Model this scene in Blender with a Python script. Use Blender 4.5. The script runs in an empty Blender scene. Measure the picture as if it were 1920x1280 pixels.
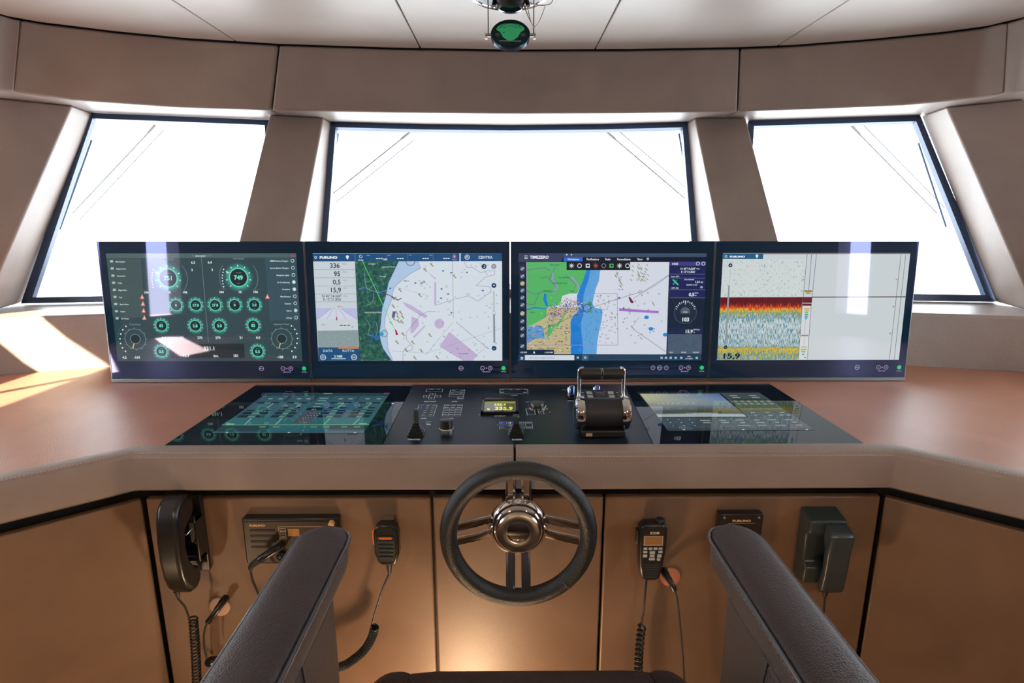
import bpy, bmesh, math, random
from mathutils import Vector, Matrix
random.seed(7)
SC = bpy.context.scene
COL = SC.collection
pi = math.pi
EYE = 1.45                       # eye height above the wheelhouse floor

# ------------------------------------------------------------------ camera, world, sun, exposure
F = 1050.0
TH = math.atan(230 / F)
YAW = math.atan(8 / F * math.cos(TH))
CAMP = Vector((-0.014, 0.0, EYE))
cam_d = bpy.data.cameras.new('camera')
cam = bpy.data.objects.new('camera', cam_d)
COL.objects.link(cam)
cam_d.sensor_width = 36.0
cam_d.lens = F / 1920 * 36.0
cam_d.clip_start = 0.02
cam.location = CAMP
cam.rotation_euler = (pi / 2 - TH, 0, -YAW)
SC.camera = cam
SC.view_settings.view_transform = 'Standard'
SC.view_settings.look = 'None'
SC.view_settings.gamma = 1.0
SC.view_settings.use_curve_mapping = False
SC.view_settings.exposure = 0.0
SC.cycles.use_denoising = True
SC.cycles.max_bounces = 12
SC.cycles.diffuse_bounces = 6
SC.cycles.glossy_bounces = 4
SC.cycles.transparent_max_bounces = 12
SC.cycles.sample_clamp_indirect = 8.0
SC.cycles.caustics_reflective = False

SKY = 13.0
world = bpy.data.worlds.new('overcast_bright_sky')
SC.world = world
world.use_nodes = True
wn, wl = world.node_tree.nodes, world.node_tree.links
wn.clear()
wo = wn.new('ShaderNodeOutputWorld'); bg = wn.new('ShaderNodeBackground')
tc = wn.new('ShaderNodeTexCoord'); sep = wn.new('ShaderNodeSeparateXYZ'); rmp = wn.new('ShaderNodeValToRGB')
wl.new(tc.outputs['Generated'], sep.inputs[0]); wl.new(sep.outputs[2], rmp.inputs[0])
rmp.color_ramp.elements[0].position = 0.0; rmp.color_ramp.elements[0].color = (0.62, 0.66, 0.70, 1)
rmp.color_ramp.elements[1].position = 0.06; rmp.color_ramp.elements[1].color = (0.84, 0.92, 1.0, 1)
wl.new(rmp.outputs[0], bg.inputs[0]); bg.inputs[1].default_value = SKY
wl.new(bg.outputs[0], wo.inputs[0])

sun_d = bpy.data.lights.new('sun', 'SUN'); sun = bpy.data.objects.new('sun', sun_d); COL.objects.link(sun)
SUN_DIR = Vector((0.60, 0.80, -0.58)).normalized()
sun.rotation_euler = SUN_DIR.to_track_quat('-Z', 'Y').to_euler()
sun_d.energy = 40.0; sun_d.angle = math.radians(0.6); sun_d.color = (1.0, 0.86, 0.66)

# unseen warm fill lamps added on ceiling and floor (fittings built further down)
CEIL_FILL = [(-0.9, -0.9), (0.9, -0.9), (0.0, -1.6)]
for (sx, sy) in CEIL_FILL:
    ld = bpy.data.lights.new('ceiling_fill_lamp', 'AREA'); lo = bpy.data.objects.new('ceiling_fill_lamp', ld); COL.objects.link(lo)
    ld.shape = 'DISK'; ld.size = 0.09; ld.energy = 12; ld.color = (1.0, 0.74, 0.50)
    lo.location = (sx, sy, EYE + 0.545)
FLOOR_FILL = [(-1.12, 0.25, 15.0), (-0.13, 0.79, 24.0)]  # floor pair added to stand in for light bounced off the floor
for (fx, fy, fe) in FLOOR_FILL:
    ld = bpy.data.lights.new('floor_fill_lamp', 'AREA'); lo = bpy.data.objects.new('floor_fill_lamp', ld); COL.objects.link(lo)
    ld.shape = 'DISK'; ld.size = 0.10; ld.energy = fe * 0.22; ld.color = (1.0, 0.66, 0.38)
    lo.location = (fx, fy, 0.065)
    lo.rotation_euler = (Vector((fx * 0.35, 0.45, 0.60))).to_track_quat('-Z', 'Y').to_euler()

# ------------------------------------------------------------------ pixel -> point helpers
def ray(px, py):
    u = (px - 960) / F; v = (640 - py) / F
    c, s = math.cos(TH), math.sin(TH)
    x, y, z = u, c + v * s, -s + v * c
    cy, sy = math.cos(YAW), math.sin(YAW)
    return Vector((x * cy + y * sy, -x * sy + y * cy, z))
def atz(px, py, z):                      # z is measured from eye level
    r = ray(px, py); return CAMP + r * (z / r.z)
def aty(px, py, Y):
    r = ray(px, py); return CAMP + r * (Y / r.y)
def W(x, y, z):                          # eye-relative height to world
    return Vector((x, y, z + EYE))

# ------------------------------------------------------------------ materials
def lin(c):
    c = c / 255.0
    return c / 12.92 if c <= 0.04045 else ((c + 0.055) / 1.055) ** 2.4
def L3(r, g, b): return (lin(r), lin(g), lin(b), 1)
MATS = {}
def mat(name, col, rough=0.5, metal=0.0, spec=0.5, coat=0.0, em=None, ems=0.0, tint=None, bump=None, var=0.0, ior=None):
    if name in MATS: return MATS[name]
    m = bpy.data.materials.new(name); m.use_nodes = True
    nt = m.node_tree; b = nt.nodes['Principled BSDF']
    b.inputs['Base Color'].default_value = (*col[:3], 1)
    b.inputs['Roughness'].default_value = rough
    b.inputs['Metallic'].default_value = metal
    b.inputs['Specular IOR Level'].default_value = spec
    b.inputs['Coat Weight'].default_value = coat
    if ior: b.inputs['IOR'].default_value = ior
    if tint: b.inputs['Specular Tint'].default_value = (*tint, 1)
    if em:
        b.inputs['Emission Color'].default_value = (*em[:3], 1); b.inputs['Emission Strength'].default_value = ems
    if bump or var:
        tcn = nt.nodes.new('ShaderNodeTexCoord')
    if bump:
        sc, st = bump
        vo = nt.nodes.new('ShaderNodeTexVoronoi'); vo.inputs['Scale'].default_value = sc
        no = nt.nodes.new('ShaderNodeTexNoise'); no.inputs['Scale'].default_value = sc * 0.35; no.inputs['Detail'].default_value = 4
        ad = nt.nodes.new('ShaderNodeMath'); ad.operation = 'ADD'
        bp = nt.nodes.new('ShaderNodeBump'); bp.inputs['Strength'].default_value = st; bp.inputs['Distance'].default_value = 0.002
        nt.links.new(tcn.outputs['Object'], vo.inputs['Vector']); nt.links.new(tcn.outputs['Object'], no.inputs['Vector'])
        nt.links.new(vo.outputs['Distance'], ad.inputs[0]); nt.links.new(no.outputs['Fac'], ad.inputs[1])
        nt.links.new(ad.outputs[0], bp.inputs['Height']); nt.links.new(bp.outputs[0], b.inputs['Normal'])
    if var:
        n2 = nt.nodes.new('ShaderNodeTexNoise'); n2.inputs['Scale'].default_value = 5.0; n2.inputs['Detail'].default_value = 6
        n2.inputs['Distortion'].default_value = 0.6
        cr = nt.nodes.new('ShaderNodeValToRGB')
        cr.color_ramp.elements[0].position = 0.3; cr.color_ramp.elements[1].position = 0.7
        cr.color_ramp.elements[0].color = (*[max(0, c * (1 - var)) for c in col[:3]], 1)
        cr.color_ramp.elements[1].color = (*[min(1, c * (1 + var)) for c in col[:3]], 1)
        nt.links.new(tcn.outputs['Object'], n2.inputs['Vector']); nt.links.new(n2.outputs['Fac'], cr.inputs[0])
        nt.links.new(cr.outputs[0], b.inputs['Base Color'])
    MATS[name] = m
    return m
M_LEATHER = mat('taupe_leather', (0.27, 0.205, 0.175), 0.42, bump=(420, 0.16), var=0.10)
M_TOP = mat('worktop_leather', (0.38, 0.165, 0.10), 0.40, bump=(420, 0.14), var=0.10)  # same leather as elsewhere; its warmer lighting is put into the colour
M_PANEL = mat('panel_leather', (0.20, 0.118, 0.072), 0.42, bump=(520, 0.07), var=0.12)
M_CEIL = mat('ceiling_leather', (0.50, 0.44, 0.40), 0.38, bump=(160, 0.05), var=0.05)
M_CHAIR = mat('chair_leather', (0.046, 0.030, 0.029), 0.42, spec=0.32, bump=(480, 0.28), var=0.08)
M_CHAIR2 = mat('chair_side_leather', (0.085, 0.064, 0.055), 0.45, spec=0.35, bump=(480, 0.28), var=0.08)
M_PIPING = mat('piping_leather', (0.06, 0.06, 0.07), 0.22, spec=0.8)
M_STITCH = mat('stitch_thread', (0.55, 0.42, 0.34), 0.6)
M_DARKSTITCH = mat('dark_thread', (0.12, 0.10, 0.10), 0.5)
M_GAP = mat('black_shadow_gap', (0.012, 0.012, 0.014), 0.5)
M_FRAME = mat('window_black_frame', (0.045, 0.085, 0.18), 0.4)
M_BLACK = mat('black_plastic', (0.012, 0.012, 0.013), 0.28)
M_BLACKM = mat('matt_black_plastic', (0.02, 0.02, 0.021), 0.5)
M_RUBBER = mat('black_rubber', (0.016, 0.017, 0.018), 0.45)
M_BEZEL = mat('display_glass_bezel', (0.010, 0.034, 0.066), 0.02, spec=0.8, tint=(0.48, 0.48, 1.0), ior=1.68)  # blue of the coating, lifted further to hold the haze
M_FLUSH = mat('flush_black_glass', (0.004, 0.006, 0.009), 0.03, spec=0.45, tint=(0.8, 0.95, 1.0))
M_CPLATE = mat('control_plate_black', (0.004, 0.011, 0.021), 0.32, spec=0.18)
M_ALU = mat('brushed_aluminium', (0.24, 0.26, 0.28), 0.3, 1.0)
M_CHROME = mat('polished_chrome', (0.78, 0.76, 0.74), 0.06, 1.0)
M_STEEL = mat('satin_steel', (0.62, 0.58, 0.53), 0.22, 1.0)
M_WHEEL = mat('black_grained_leather', (0.015, 0.016, 0.017), 0.36, bump=(700, 0.35))
M_WHITE = mat('white_print', (0.75, 0.78, 0.78), 0.5)
M_ORANGE = mat('orange_plastic', (0.9, 0.22, 0.03), 0.4)
M_GOLD = mat('gold_print', (0.75, 0.45, 0.2), 0.4)
M_TAN = mat('tan_grommet', (0.62, 0.42, 0.30), 0.45)
M_TERRA = mat('terracotta_grommet', (0.55, 0.20, 0.11), 0.45)
M_TEALPH = mat('dark_teal_plastic', (0.035, 0.048, 0.05), 0.3)
M_KEYG = mat('grey_key', (0.45, 0.46, 0.46), 0.4)
M_KEYB = mat('blue_grey_key', (0.35, 0.45, 0.6), 0.4)
M_WOOD = None
def wood():
    m = bpy.data.materials.new('floor_wood'); m.use_nodes = True
    nt = m.node_tree; b = nt.nodes['Principled BSDF']; b.inputs['Roughness'].default_value = 0.4
    t = nt.nodes.new('ShaderNodeTexCoord'); br = nt.nodes.new('ShaderNodeTexBrick')
    br.inputs['Scale'].default_value = 3.0; br.inputs['Color1'].default_value = (0.52, 0.33, 0.18, 1); br.inputs['Color2'].default_value = (0.44, 0.27, 0.14, 1)
    br.inputs['Mortar'].default_value = (0.1, 0.06, 0.04, 1); br.inputs['Mortar Size'].default_value = 0.006; br.inputs['Brick Width'].default_value = 2.4
    nt.links.new(t.outputs['Object'], br.inputs['Vector']); nt.links.new(br.outputs[0], b.inputs['Base Color'])
    return m
M_WOOD = wood()
def glass_mat():
    m = bpy.data.materials.new('window_glass'); m.use_nodes = True
    nt = m.node_tree; nt.nodes.clear()
    o = nt.nodes.new('ShaderNodeOutputMaterial'); mx = nt.nodes.new('ShaderNodeMixShader')
    tr = nt.nodes.new('ShaderNodeBsdfTransparent'); tr.inputs[0].default_value = (0.93, 0.97, 0.97, 1)
    gl = nt.nodes.new('ShaderNodeBsdfGlossy'); gl.inputs['Roughness'].default_value = 0.0
    lw = nt.nodes.new('ShaderNodeLayerWeight'); pw = nt.nodes.new('ShaderNodeMath'); pw.operation = 'POWER'; pw.inputs[1].default_value = 5.0
    ma = nt.nodes.new('ShaderNodeMath'); ma.operation = 'MULTIPLY_ADD'; ma.inputs[1].default_value = 0.92; ma.inputs[2].default_value = 0.05
    nt.links.new(lw.outputs['Facing'], pw.inputs[0]); nt.links.new(pw.outputs[0], ma.inputs[0]); nt.links.new(ma.outputs[0], mx.inputs[0]); nt.links.new(tr.outputs[0], mx.inputs[1]); nt.links.new(gl.outputs[0], mx.inputs[2])
    nt.links.new(mx.outputs[0], o.inputs[0])
    return m
M_GLASS = glass_mat()
def scr(r, g, b, gain=1.0, flush=False):
    k = 'screen_%d_%d_%d_%d%s' % (r, g, b, int(gain * 100), '_f' if flush else '')
    if k in MATS: return MATS[k]
    return mat(k, (0.004, 0.006, 0.01), 0.03, spec=0.35 if flush else 0.8, ior=1.5 if flush else 1.65, tint=(0.8, 0.72, 1.0), em=L3(r, g, b), ems=gain)
def scr_noise(name, stops, scale, detail=6.0, stretch=(1, 1), gain=1.0, dist=0.3):
    if name in MATS: return MATS[name]
    m = mat(name, (0.004, 0.006, 0.01), 0.03, spec=0.8, ior=1.65, tint=(0.75, 0.72, 1.0), em=(1, 1, 1), ems=gain)
    nt = m.node_tree; b = nt.nodes['Principled BSDF']
    uv = nt.nodes.new('ShaderNodeUVMap'); mp = nt.nodes.new('ShaderNodeMapping'); mp.inputs['Scale'].default_value = (stretch[0] * scale * 1.7, stretch[1] * scale, 1)
    no = nt.nodes.new('ShaderNodeTexNoise'); no.inputs['Scale'].default_value = 1.0; no.inputs['Detail'].default_value = detail; no.inputs['Distortion'].default_value = dist
    cr = nt.nodes.new('ShaderNodeValToRGB'); el = cr.color_ramp.elements
    while len(el) < len(stops): el.new(0.5)
    for e, (p, c) in zip(el, stops): e.position = p; e.color = L3(*c)
    nt.links.new(uv.outputs[0], mp.inputs[0]); nt.links.new(mp.outputs[0], no.inputs['Vector'])
    nt.links.new(no.outputs['Fac'], cr.inputs[0]); nt.links.new(cr.outputs[0], b.inputs['Emission Color'])
    return m
def scr_echo():
    m = mat('echo_sounder_image', (0.004, 0.006, 0.01), 0.03, spec=0.8, ior=1.65, tint=(0.75, 0.72, 1.0), em=(1, 1, 1), ems=0.92)
    nt = m.node_tree; b = nt.nodes['Principled BSDF']
    uv = nt.nodes.new('ShaderNodeUVMap'); se = nt.nodes.new('ShaderNodeSeparateXYZ'); nt.links.new(uv.outputs[0], se.inputs[0])
    cr = nt.nodes.new('ShaderNodeValToRGB'); el = cr.color_ramp.elements
    st = [(0.0, .40), (0.05, .42), (0.11, .52), (0.14, .30), (0.36, .27), (0.44, .40), (0.475, .55), (0.50, .74), (0.535, .92), (0.565, 1.0), (0.58, 1.0)]
    while len(el) < len(st): el.new(0.5)
    for e, (p, v) in zip(el, st): e.position = p; e.color = (v, v, v, 1)
    nt.links.new(se.outputs[1], cr.inputs[0])
    mp = nt.nodes.new('ShaderNodeMapping'); mp.inputs['Scale'].default_value = (300, 20, 1)
    no = nt.nodes.new('ShaderNodeTexNoise'); no.inputs['Scale'].default_value = 1.0; no.inputs['Detail'].default_value = 3
    nt.links.new(uv.outputs[0], mp.inputs[0]); nt.links.new(mp.outputs[0], no.inputs['Vector'])
    sb = nt.nodes.new('ShaderNodeMath'); sb.operation = 'SUBTRACT'; sb.inputs[1].default_value = 0.5
    ml = nt.nodes.new('ShaderNodeMath'); ml.operation = 'MULTIPLY_ADD'; ml.inputs[1].default_value = 1.05
    nt.links.new(no.outputs['Fac'], sb.inputs[0]); nt.links.new(sb.outputs[0], ml.inputs[0]); nt.links.new(cr.outputs[0], ml.inputs[2])
    c2 = nt.nodes.new('ShaderNodeValToRGB'); e2 = c2.color_ramp.elements
    st = [(0.0, (206, 214, 214)), (0.27, (206, 214, 214)), (0.30, (150, 185, 200)), (0.355, (62, 122, 165)), (0.41, (72, 142, 128)), (0.455, (130, 165, 80)), (0.50, (215, 205, 60)), (0.60, (240, 150, 40)), (0.72, (215, 70, 35)), (0.83, (130, 28, 30)), (0.93, (88, 20, 28))]
    while len(e2) < len(st): e2.new(0.5)
    for e, (p, c) in zip(e2, st): e.position = p; e.color = L3(*c)
    nt.links.new(ml.outputs[0], c2.inputs[0]); nt.links.new(c2.outputs[0], b.inputs['Emission Color'])
    return m

# ------------------------------------------------------------------ mesh builder
def empty(name, loc, label=None, cat=None, group=None, kind=None):
    o = bpy.data.objects.new(name, None); COL.objects.link(o); o.location = loc; o.empty_display_size = 0.05
    tag(o, label, cat, group, kind)
    return o
def tag(o, label=None, cat=None, group=None, kind=None):
    if label: o['label'] = label
    if cat: o['category'] = cat
    if group: o['group'] = group
    if kind: o['kind'] = kind
    return o
def wloc(p):
    v = Vector((0, 0, 0))
    while p is not None: v = v + p.location; p = p.parent
    return v
LAST = []
class MB:
    def __init__(s): s.bm = bmesh.new()
    def poly(s, pts):
        return s.bm.faces.new([s.bm.verts.new(Vector(p)) for p in pts])
    def box(s, c, d, rot=None):
        m = Matrix.Translation(Vector(c)) @ (rot.to_4x4() if rot else Matrix.Identity(4)) @ Matrix.Diagonal((d[0], d[1], d[2], 1))
        bmesh.ops.create_cube(s.bm, size=1, matrix=m); return s
    def box2(s, a, b):
        return s.box([(a[i] + b[i]) / 2 for i in range(3)], [abs(b[i] - a[i]) for i in range(3)])
    def prism(s, pts, off):                     # polygon (3D) extruded by vector
        off = Vector(off); n = len(pts)
        a = [s.bm.verts.new(Vector(p)) for p in pts]; b = [s.bm.verts.new(Vector(p) + off) for p in pts]
        s.bm.faces.new(a[::-1]); s.bm.faces.new(b)
        for i in range(n): s.bm.faces.new([a[i], a[(i + 1) % n], b[(i + 1) % n], b[i]])
        return s
    def strip(s, A, B):                         # quads between two polylines
        a = [s.bm.verts.new(Vector(p)) for p in A]; b = [s.bm.verts.new(Vector(p)) for p in B]
        for i in range(len(a) - 1): s.bm.faces.new([a[i], a[i + 1], b[i + 1], b[i]])
        return s
    def loft(s, rings, cap=True):
        R = [[s.bm.verts.new(Vector(p)) for p in r] for r in rings]; n = len(R[0])
        for i in range(len(R) - 1):
            for j in range(n): s.bm.faces.new([R[i][j], R[i][(j + 1) % n], R[i + 1][(j + 1) % n], R[i + 1][j]])
        if cap: s.bm.faces.new(R[0][::-1]); s.bm.faces.new(R[-1])
        return s
    def lathe(s, o, axis, prof, n=32, cap=True):  # prof = [(radius, distance along axis)]
        axis = Vector(axis).normalized(); q = Vector((0, 0, 1)).rotation_difference(axis)
        o = Vector(o)
        return s.loft([[o + q @ Vector((r * math.cos(2 * pi * k / n), r * math.sin(2 * pi * k / n), h)) for k in range(n)] for r, h in prof], cap)
    def tube(s, pts, r, n=10, cap=True):
        pts = [Vector(p) for p in pts]; m = len(pts); rings = []; up = None
        for i, p in enumerate(pts):
            t = (pts[min(i + 1, m - 1)] - pts[max(i - 1, 0)]).normalized()
            if up is None:
                up = t.orthogonal().normalized()
            up = (up - t * up.dot(t)).normalized(); w = t.cross(up)
            rr = r[i] if isinstance(r, (list, tuple)) else r
            rings.append([p + (up * math.cos(2 * pi * k / n) + w * math.sin(2 * pi * k / n)) * rr for k in range(n)])
        return s.loft(rings, cap)
    def torus(s, c, axis, R, r, n=64, m=14, sq=1.0):
        q = Vector((0, 0, 1)).rotation_difference(Vector(axis).normalized()); c = Vector(c)
        rings = []
        for i in range(n):
            a = 2 * pi * i / n; rings.append([c + q @ Vector(((R + r * math.cos(b)) * math.cos(a), (R + r * math.cos(b)) * math.sin(a), r * sq * math.sin(b))) for b in [2 * pi * k / m for k in range(m)]])
        R_ = [[s.bm.verts.new(p) for p in r_] for r_ in rings]
        for i in range(n):
            for j in range(m): s.bm.faces.new([R_[i][j], R_[(i + 1) % n][j], R_[(i + 1) % n][(j + 1) % m], R_[i][(j + 1) % m]])
        return s
    def sphere(s, c, r, sc=(1, 1, 1)):
        m = Matrix.Translation(Vector(c)) @ Matrix.Diagonal((sc[0], sc[1], sc[2], 1))
        bmesh.ops.create_uvsphere(s.bm, u_segments=24, v_segments=14, radius=r, matrix=m); return s
    def build(s, name, m, parent=None, bevel=0, seg=2, smooth=True, angle=35, label=None, kind=None, solid=0):
        off = wloc(parent)
        bmesh.ops.recalc_face_normals(s.bm, faces=s.bm.faces[:])
        if off.length > 0: bmesh.ops.translate(s.bm, vec=-off, verts=s.bm.verts[:])
        me = bpy.data.meshes.new(name); s.bm.to_mesh(me); s.bm.free()
        ms = m if isinstance(m, (list, tuple)) else [m]
        for x in ms: me.materials.append(x)
        if smooth:
            for p in me.polygons: p.use_smooth = True
            me.set_sharp_from_angle(angle=math.radians(angle))
        o = bpy.data.objects.new(name, me); COL.objects.link(o)
        if parent: o.parent = parent
        if solid:
            md = o.modifiers.new('thickness', 'SOLIDIFY'); md.thickness = solid; md.offset = 0
        if bevel:
            md = o.modifiers.new('bevel', 'BEVEL'); md.width = bevel; md.segments = seg; md.limit_method = 'ANGLE'; md.angle_limit = math.radians(40)
            md.harden_normals = False
        tag(o, label=label, kind=kind); LAST.append(o)
        return o
def helix(path, R, turns, per=14):
    path = [Vector(p) for p in path]
    # resample the path
    seg = [0]
    for i in range(len(path) - 1): seg.append(seg[-1] + (path[i + 1] - path[i]).length)
    L = seg[-1]; out = []; up = None; N = int(turns * per)
    def at(d):
        for i in range(len(path) - 1):
            if d <= seg[i + 1] or i == len(path) - 2:
                t = (d - seg[i]) / max(1e-9, seg[i + 1] - seg[i]); return path[i].lerp(path[i + 1], t), (path[i + 1] - path[i]).normalized()
    for k in range(N + 1):
        d = L * k / N; p, _ = at(d); p0, _ = at(max(0, d - L * .02)); p1, _ = at(min(L, d + L * .02)); t = (p1 - p0).normalized()
        if up is None: up = t.orthogonal().normalized()
        up = (up - t * up.dot(t)).normalized(); w = t.cross(up); a = 2 * pi * k / per
        out.append(p + (up * math.cos(a) + w * math.sin(a)) * R)
    return out
def smooth_path(pts, n=8):
    pts = [Vector(p) for p in pts]; out = []
    for i in range(len(pts) - 1):
        p0 = pts[max(0, i - 1)]; p1 = pts[i]; p2 = pts[i + 1]; p3 = pts[min(len(pts) - 1, i + 2)]
        for k in range(n):
            t = k / n; t2 = t * t; t3 = t2 * t
            out.append(0.5 * ((2 * p1) + (p2 - p0) * t + (2 * p0 - 5 * p1 + 4 * p2 - p3) * t2 + (3 * p1 - p0 - 3 * p2 + p3) * t3))
    out.append(pts[-1]); return out

# text outlines -> cached triangles
TXT = {}
def glyphs(s, bold=0.0, font_w=1.0):
    k = (s, bold, font_w)
    if k in TXT: return TXT[k]
    cu = bpy.data.curves.new('t', 'FONT'); cu.body = s; cu.size = 1.0; cu.resolution_u = 3; cu.offset = bold; cu.fill_mode = 'FRONT'
    o = bpy.data.objects.new('t', cu); COL.objects.link(o)
    dg = bpy.context.evaluated_depsgraph_get(); ev = o.evaluated_get(dg); me = ev.to_mesh()
    vs = [(v.co.x * font_w, v.co.y) for v in me.vertices]; fs = [tuple(p.vertices) for p in me.polygons]
    ev.to_mesh_clear(); bpy.data.objects.remove(o); bpy.data.curves.remove(cu)
    w = max([v[0] for v in vs], default=0)
    TXT[k] = (vs, fs, w); return TXT[k]
CAP = 0.70                                         # cap height of the built-in font at size 1

class Draw:
    """flat artwork on one surface: coordinates are reading coordinates, f maps them to metres (u, v) on that surface"""
    def __init__(s, O, U, V, f, k, uvrect=None, step=0.00012):
        s.O, s.U, s.V = Vector(O), Vector(U).normalized(), Vector(V).normalized(); s.N = s.U.cross(s.V).normalized()
        s.f, s.k, s.uvr, s.step = f, k, uvrect, step
        s.bm = bmesh.new(); s.uv = s.bm.loops.layers.uv.new('UVMap'); s.mats = []
    def face(s, uvs, m, L):
        if m not in s.mats: s.mats.append(m)
        z = s.step * (L + 1)
        try:
            fc = s.bm.faces.new([s.bm.verts.new(s.O + s.U * a + s.V * b + s.N * z) for a, b in uvs])
        except ValueError: return
        fc.normal_update()
        if fc.normal.dot(s.N) < 0: fc.normal_flip()
        fc.material_index = s.mats.index(m)
        if s.uvr:
            for lp in fc.loops:
                d = lp.vert.co - s.O; lp[s.uv].uv = (d.dot(s.U) / s.uvr[0], d.dot(s.V) / s.uvr[1])
    def poly(s, pts, m, L=1): s.face([s.f(*p) for p in pts], m, L)
    def rect(s, x0, y0, x1, y1, m, L=1): s.poly([(x0, y0), (x1, y0), (x1, y1), (x0, y1)], m, L)
    def line(s, pts, w, m, L=2, closed=False):
        P = [Vector(s.f(*p)) for p in pts]; w = w * s.k / 2
        if closed: P.append(P[0])
        for i in range(len(P) - 1):
            d = P[i + 1] - P[i]
            if d.length < 1e-7: continue
            d.normalize(); n = Vector((-d.y, d.x)) * w; e = d * w * 0.5
            s.face([P[i] - n - e, P[i + 1] - n + e, P[i + 1] + n + e, P[i] + n - e], m, L)
    def dash(s, a, b, n, w, m, L=2, duty=0.55):
        for i in range(n):
            t0 = i / n; t1 = (i + duty) / n
            s.line([(a[0] + (b[0] - a[0]) * t0, a[1] + (b[1] - a[1]) * t0), (a[0] + (b[0] - a[0]) * t1, a[1] + (b[1] - a[1]) * t1)], w, m, L)
    def disc(s, x, y, r, m, L=2, n=24, ry=None):
        c = Vector(s.f(x, y)); r *= s.k; ry = r if ry is None else ry * s.k
        s.face([(c.x + r * math.cos(2 * pi * i / n), c.y + ry * math.sin(2 * pi * i / n)) for i in range(n)], m, L)
    def ring(s, x, y, r, w, m, L=2, a0=0, a1=360, n=36):
        c = Vector(s.f(x, y)); r0 = (r - w / 2) * s.k; r1 = (r + w / 2) * s.k
        for i in range(n):
            a = math.radians(a0 + (a1 - a0) * i / n); b = math.radians(a0 + (a1 - a0) * (i + 1) / n)
            s.face([(c.x + r0 * math.cos(a), c.y + r0 * math.sin(a)), (c.x + r1 * math.cos(a), c.y + r1 * math.sin(a)),
                    (c.x + r1 * math.cos(b), c.y + r1 * math.sin(b)), (c.x + r0 * math.cos(b), c.y + r0 * math.sin(b))], m, L)
    def spoke(s, x, y, r0, r1, deg, w, m, L=3):
        c = Vector(s.f(x, y)); a = math.radians(deg); d = Vector((math.cos(a), math.sin(a))); n = Vector((-d.y, d.x)) * w * s.k / 2
        p0 = c + d * r0 * s.k; p1 = c + d * r1 * s.k
        s.face([p0 - n, p1 - n, p1 + n, p0 + n], m, L)
    def text(s, t, x, y, h, m, L=4, align='l', bold=0.012, w=1.0, rot=0):
        vs, fs, tw = glyphs(t, bold, w); sc = h * s.k / CAP; c = Vector(s.f(x, y))
        ox = {'l': 0, 'c': -tw / 2, 'r': -tw}[align]; ca, sa = math.cos(math.radians(rot)), math.sin(math.radians(rot))
        for f in fs:
            pt = []
            for i in f:
                a, b = (vs[i][0] + ox) * sc, vs[i][1] * sc
                pt.append((c.x + a * ca - b * sa, c.y + a * sa + b * ca))
            s.face(pt, m, L)
    def build(s, name, parent, label=None):
        off = wloc(parent); bmesh.ops.translate(s.bm, vec=-off, verts=s.bm.verts[:])
        me = bpy.data.meshes.new(name); s.bm.to_mesh(me); s.bm.free()
        for m in s.mats: me.materials.append(m)
        o = bpy.data.objects.new(name, me); COL.objects.link(o); o.parent = parent; tag(o, label=label); return o
def homography(src, dst):
    A = []
    for (x, y), (u, v) in zip(src, dst):
        A.append([x, y, 1, 0, 0, 0, -u * x, -u * y, u]); A.append([0, 0, 0, x, y, 1, -v * x, -v * y, v])
    n = 8
    for i in range(n):
        p = max(range(i, n), key=lambda r: abs(A[r][i])); A[i], A[p] = A[p], A[i]
        for r in range(n):
            if r != i:
                k = A[r][i] / A[i][i]
                for c in range(i, n + 1): A[r][c] -= k * A[i][c]
    h = [A[i][n] / A[i][i] for i in range(n)]
    def f(x, y):
        w = h[6] * x + h[7] * y + 1
        return ((h[0] * x + h[1] * y + h[2]) / w, (h[3] * x + h[4] * y + h[5]) / w)
    return f

# ==================================================================================== SETTING
ZC, ZS = 0.56, 0.37
# floor
MB().box2((-2.3, -3.3, -0.06), (2.3, 2.6, 0.0)).build('floor', M_WOOD, kind='structure')
# ceiling of separate panels with narrow seams, over a dark backing
fc = [(-2.3, 0.9), (-1.95, 1.1), (-1.455, 1.70), (-1.43, 1.77), (-1.38, 1.815), (-1.22, 1.895), (-1.04, 1.962), (-0.77, 2.02), (-0.4, 2.06), (0, 2.079),
      (0.4, 2.07), (0.77, 2.045), (0.93, 2.02), (1.15, 1.955), (1.33, 1.882), (1.415, 1.83), (1.455, 1.76), (1.47, 1.70), (1.95, 1.1), (2.3, 0.9)]
def fcy(x):
    for (a, b) in zip(fc, fc[1:]):
        if a[0] <= x <= b[0]: return a[1] + (b[1] - a[1]) * (x - a[0]) / (b[0] - a[0])
    return 0.9
mb = MB()
xs = [-2.3, -1.46, -0.893, -0.307, 0.283, 0.882, 1.46, 2.3]
for a, b in zip(xs, xs[1:]):
    a2, b2 = a + 0.002, b - 0.002
    inner = [x for x in [p[0] for p in fc] if a2 < x < b2]
    front = [(x, fcy(x) - 0.012) for x in [a2] + inner + [b2]]
    pts = [W(a2, -3.2, ZC)] + [W(x, y, ZC) for x, y in front] + [W(b2, -3.2, ZC)]
    mb.prism(pts, (0, 0, 0.02))
mb.build('ceiling', M_CEIL, bevel=0.002, kind='structure')
MB().box2(W(-2.4, -3.3, ZC + 0.02), W(2.4, 2.9, ZC + 0.08)).build('trim_1', M_GAP, kind='structure')

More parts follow.
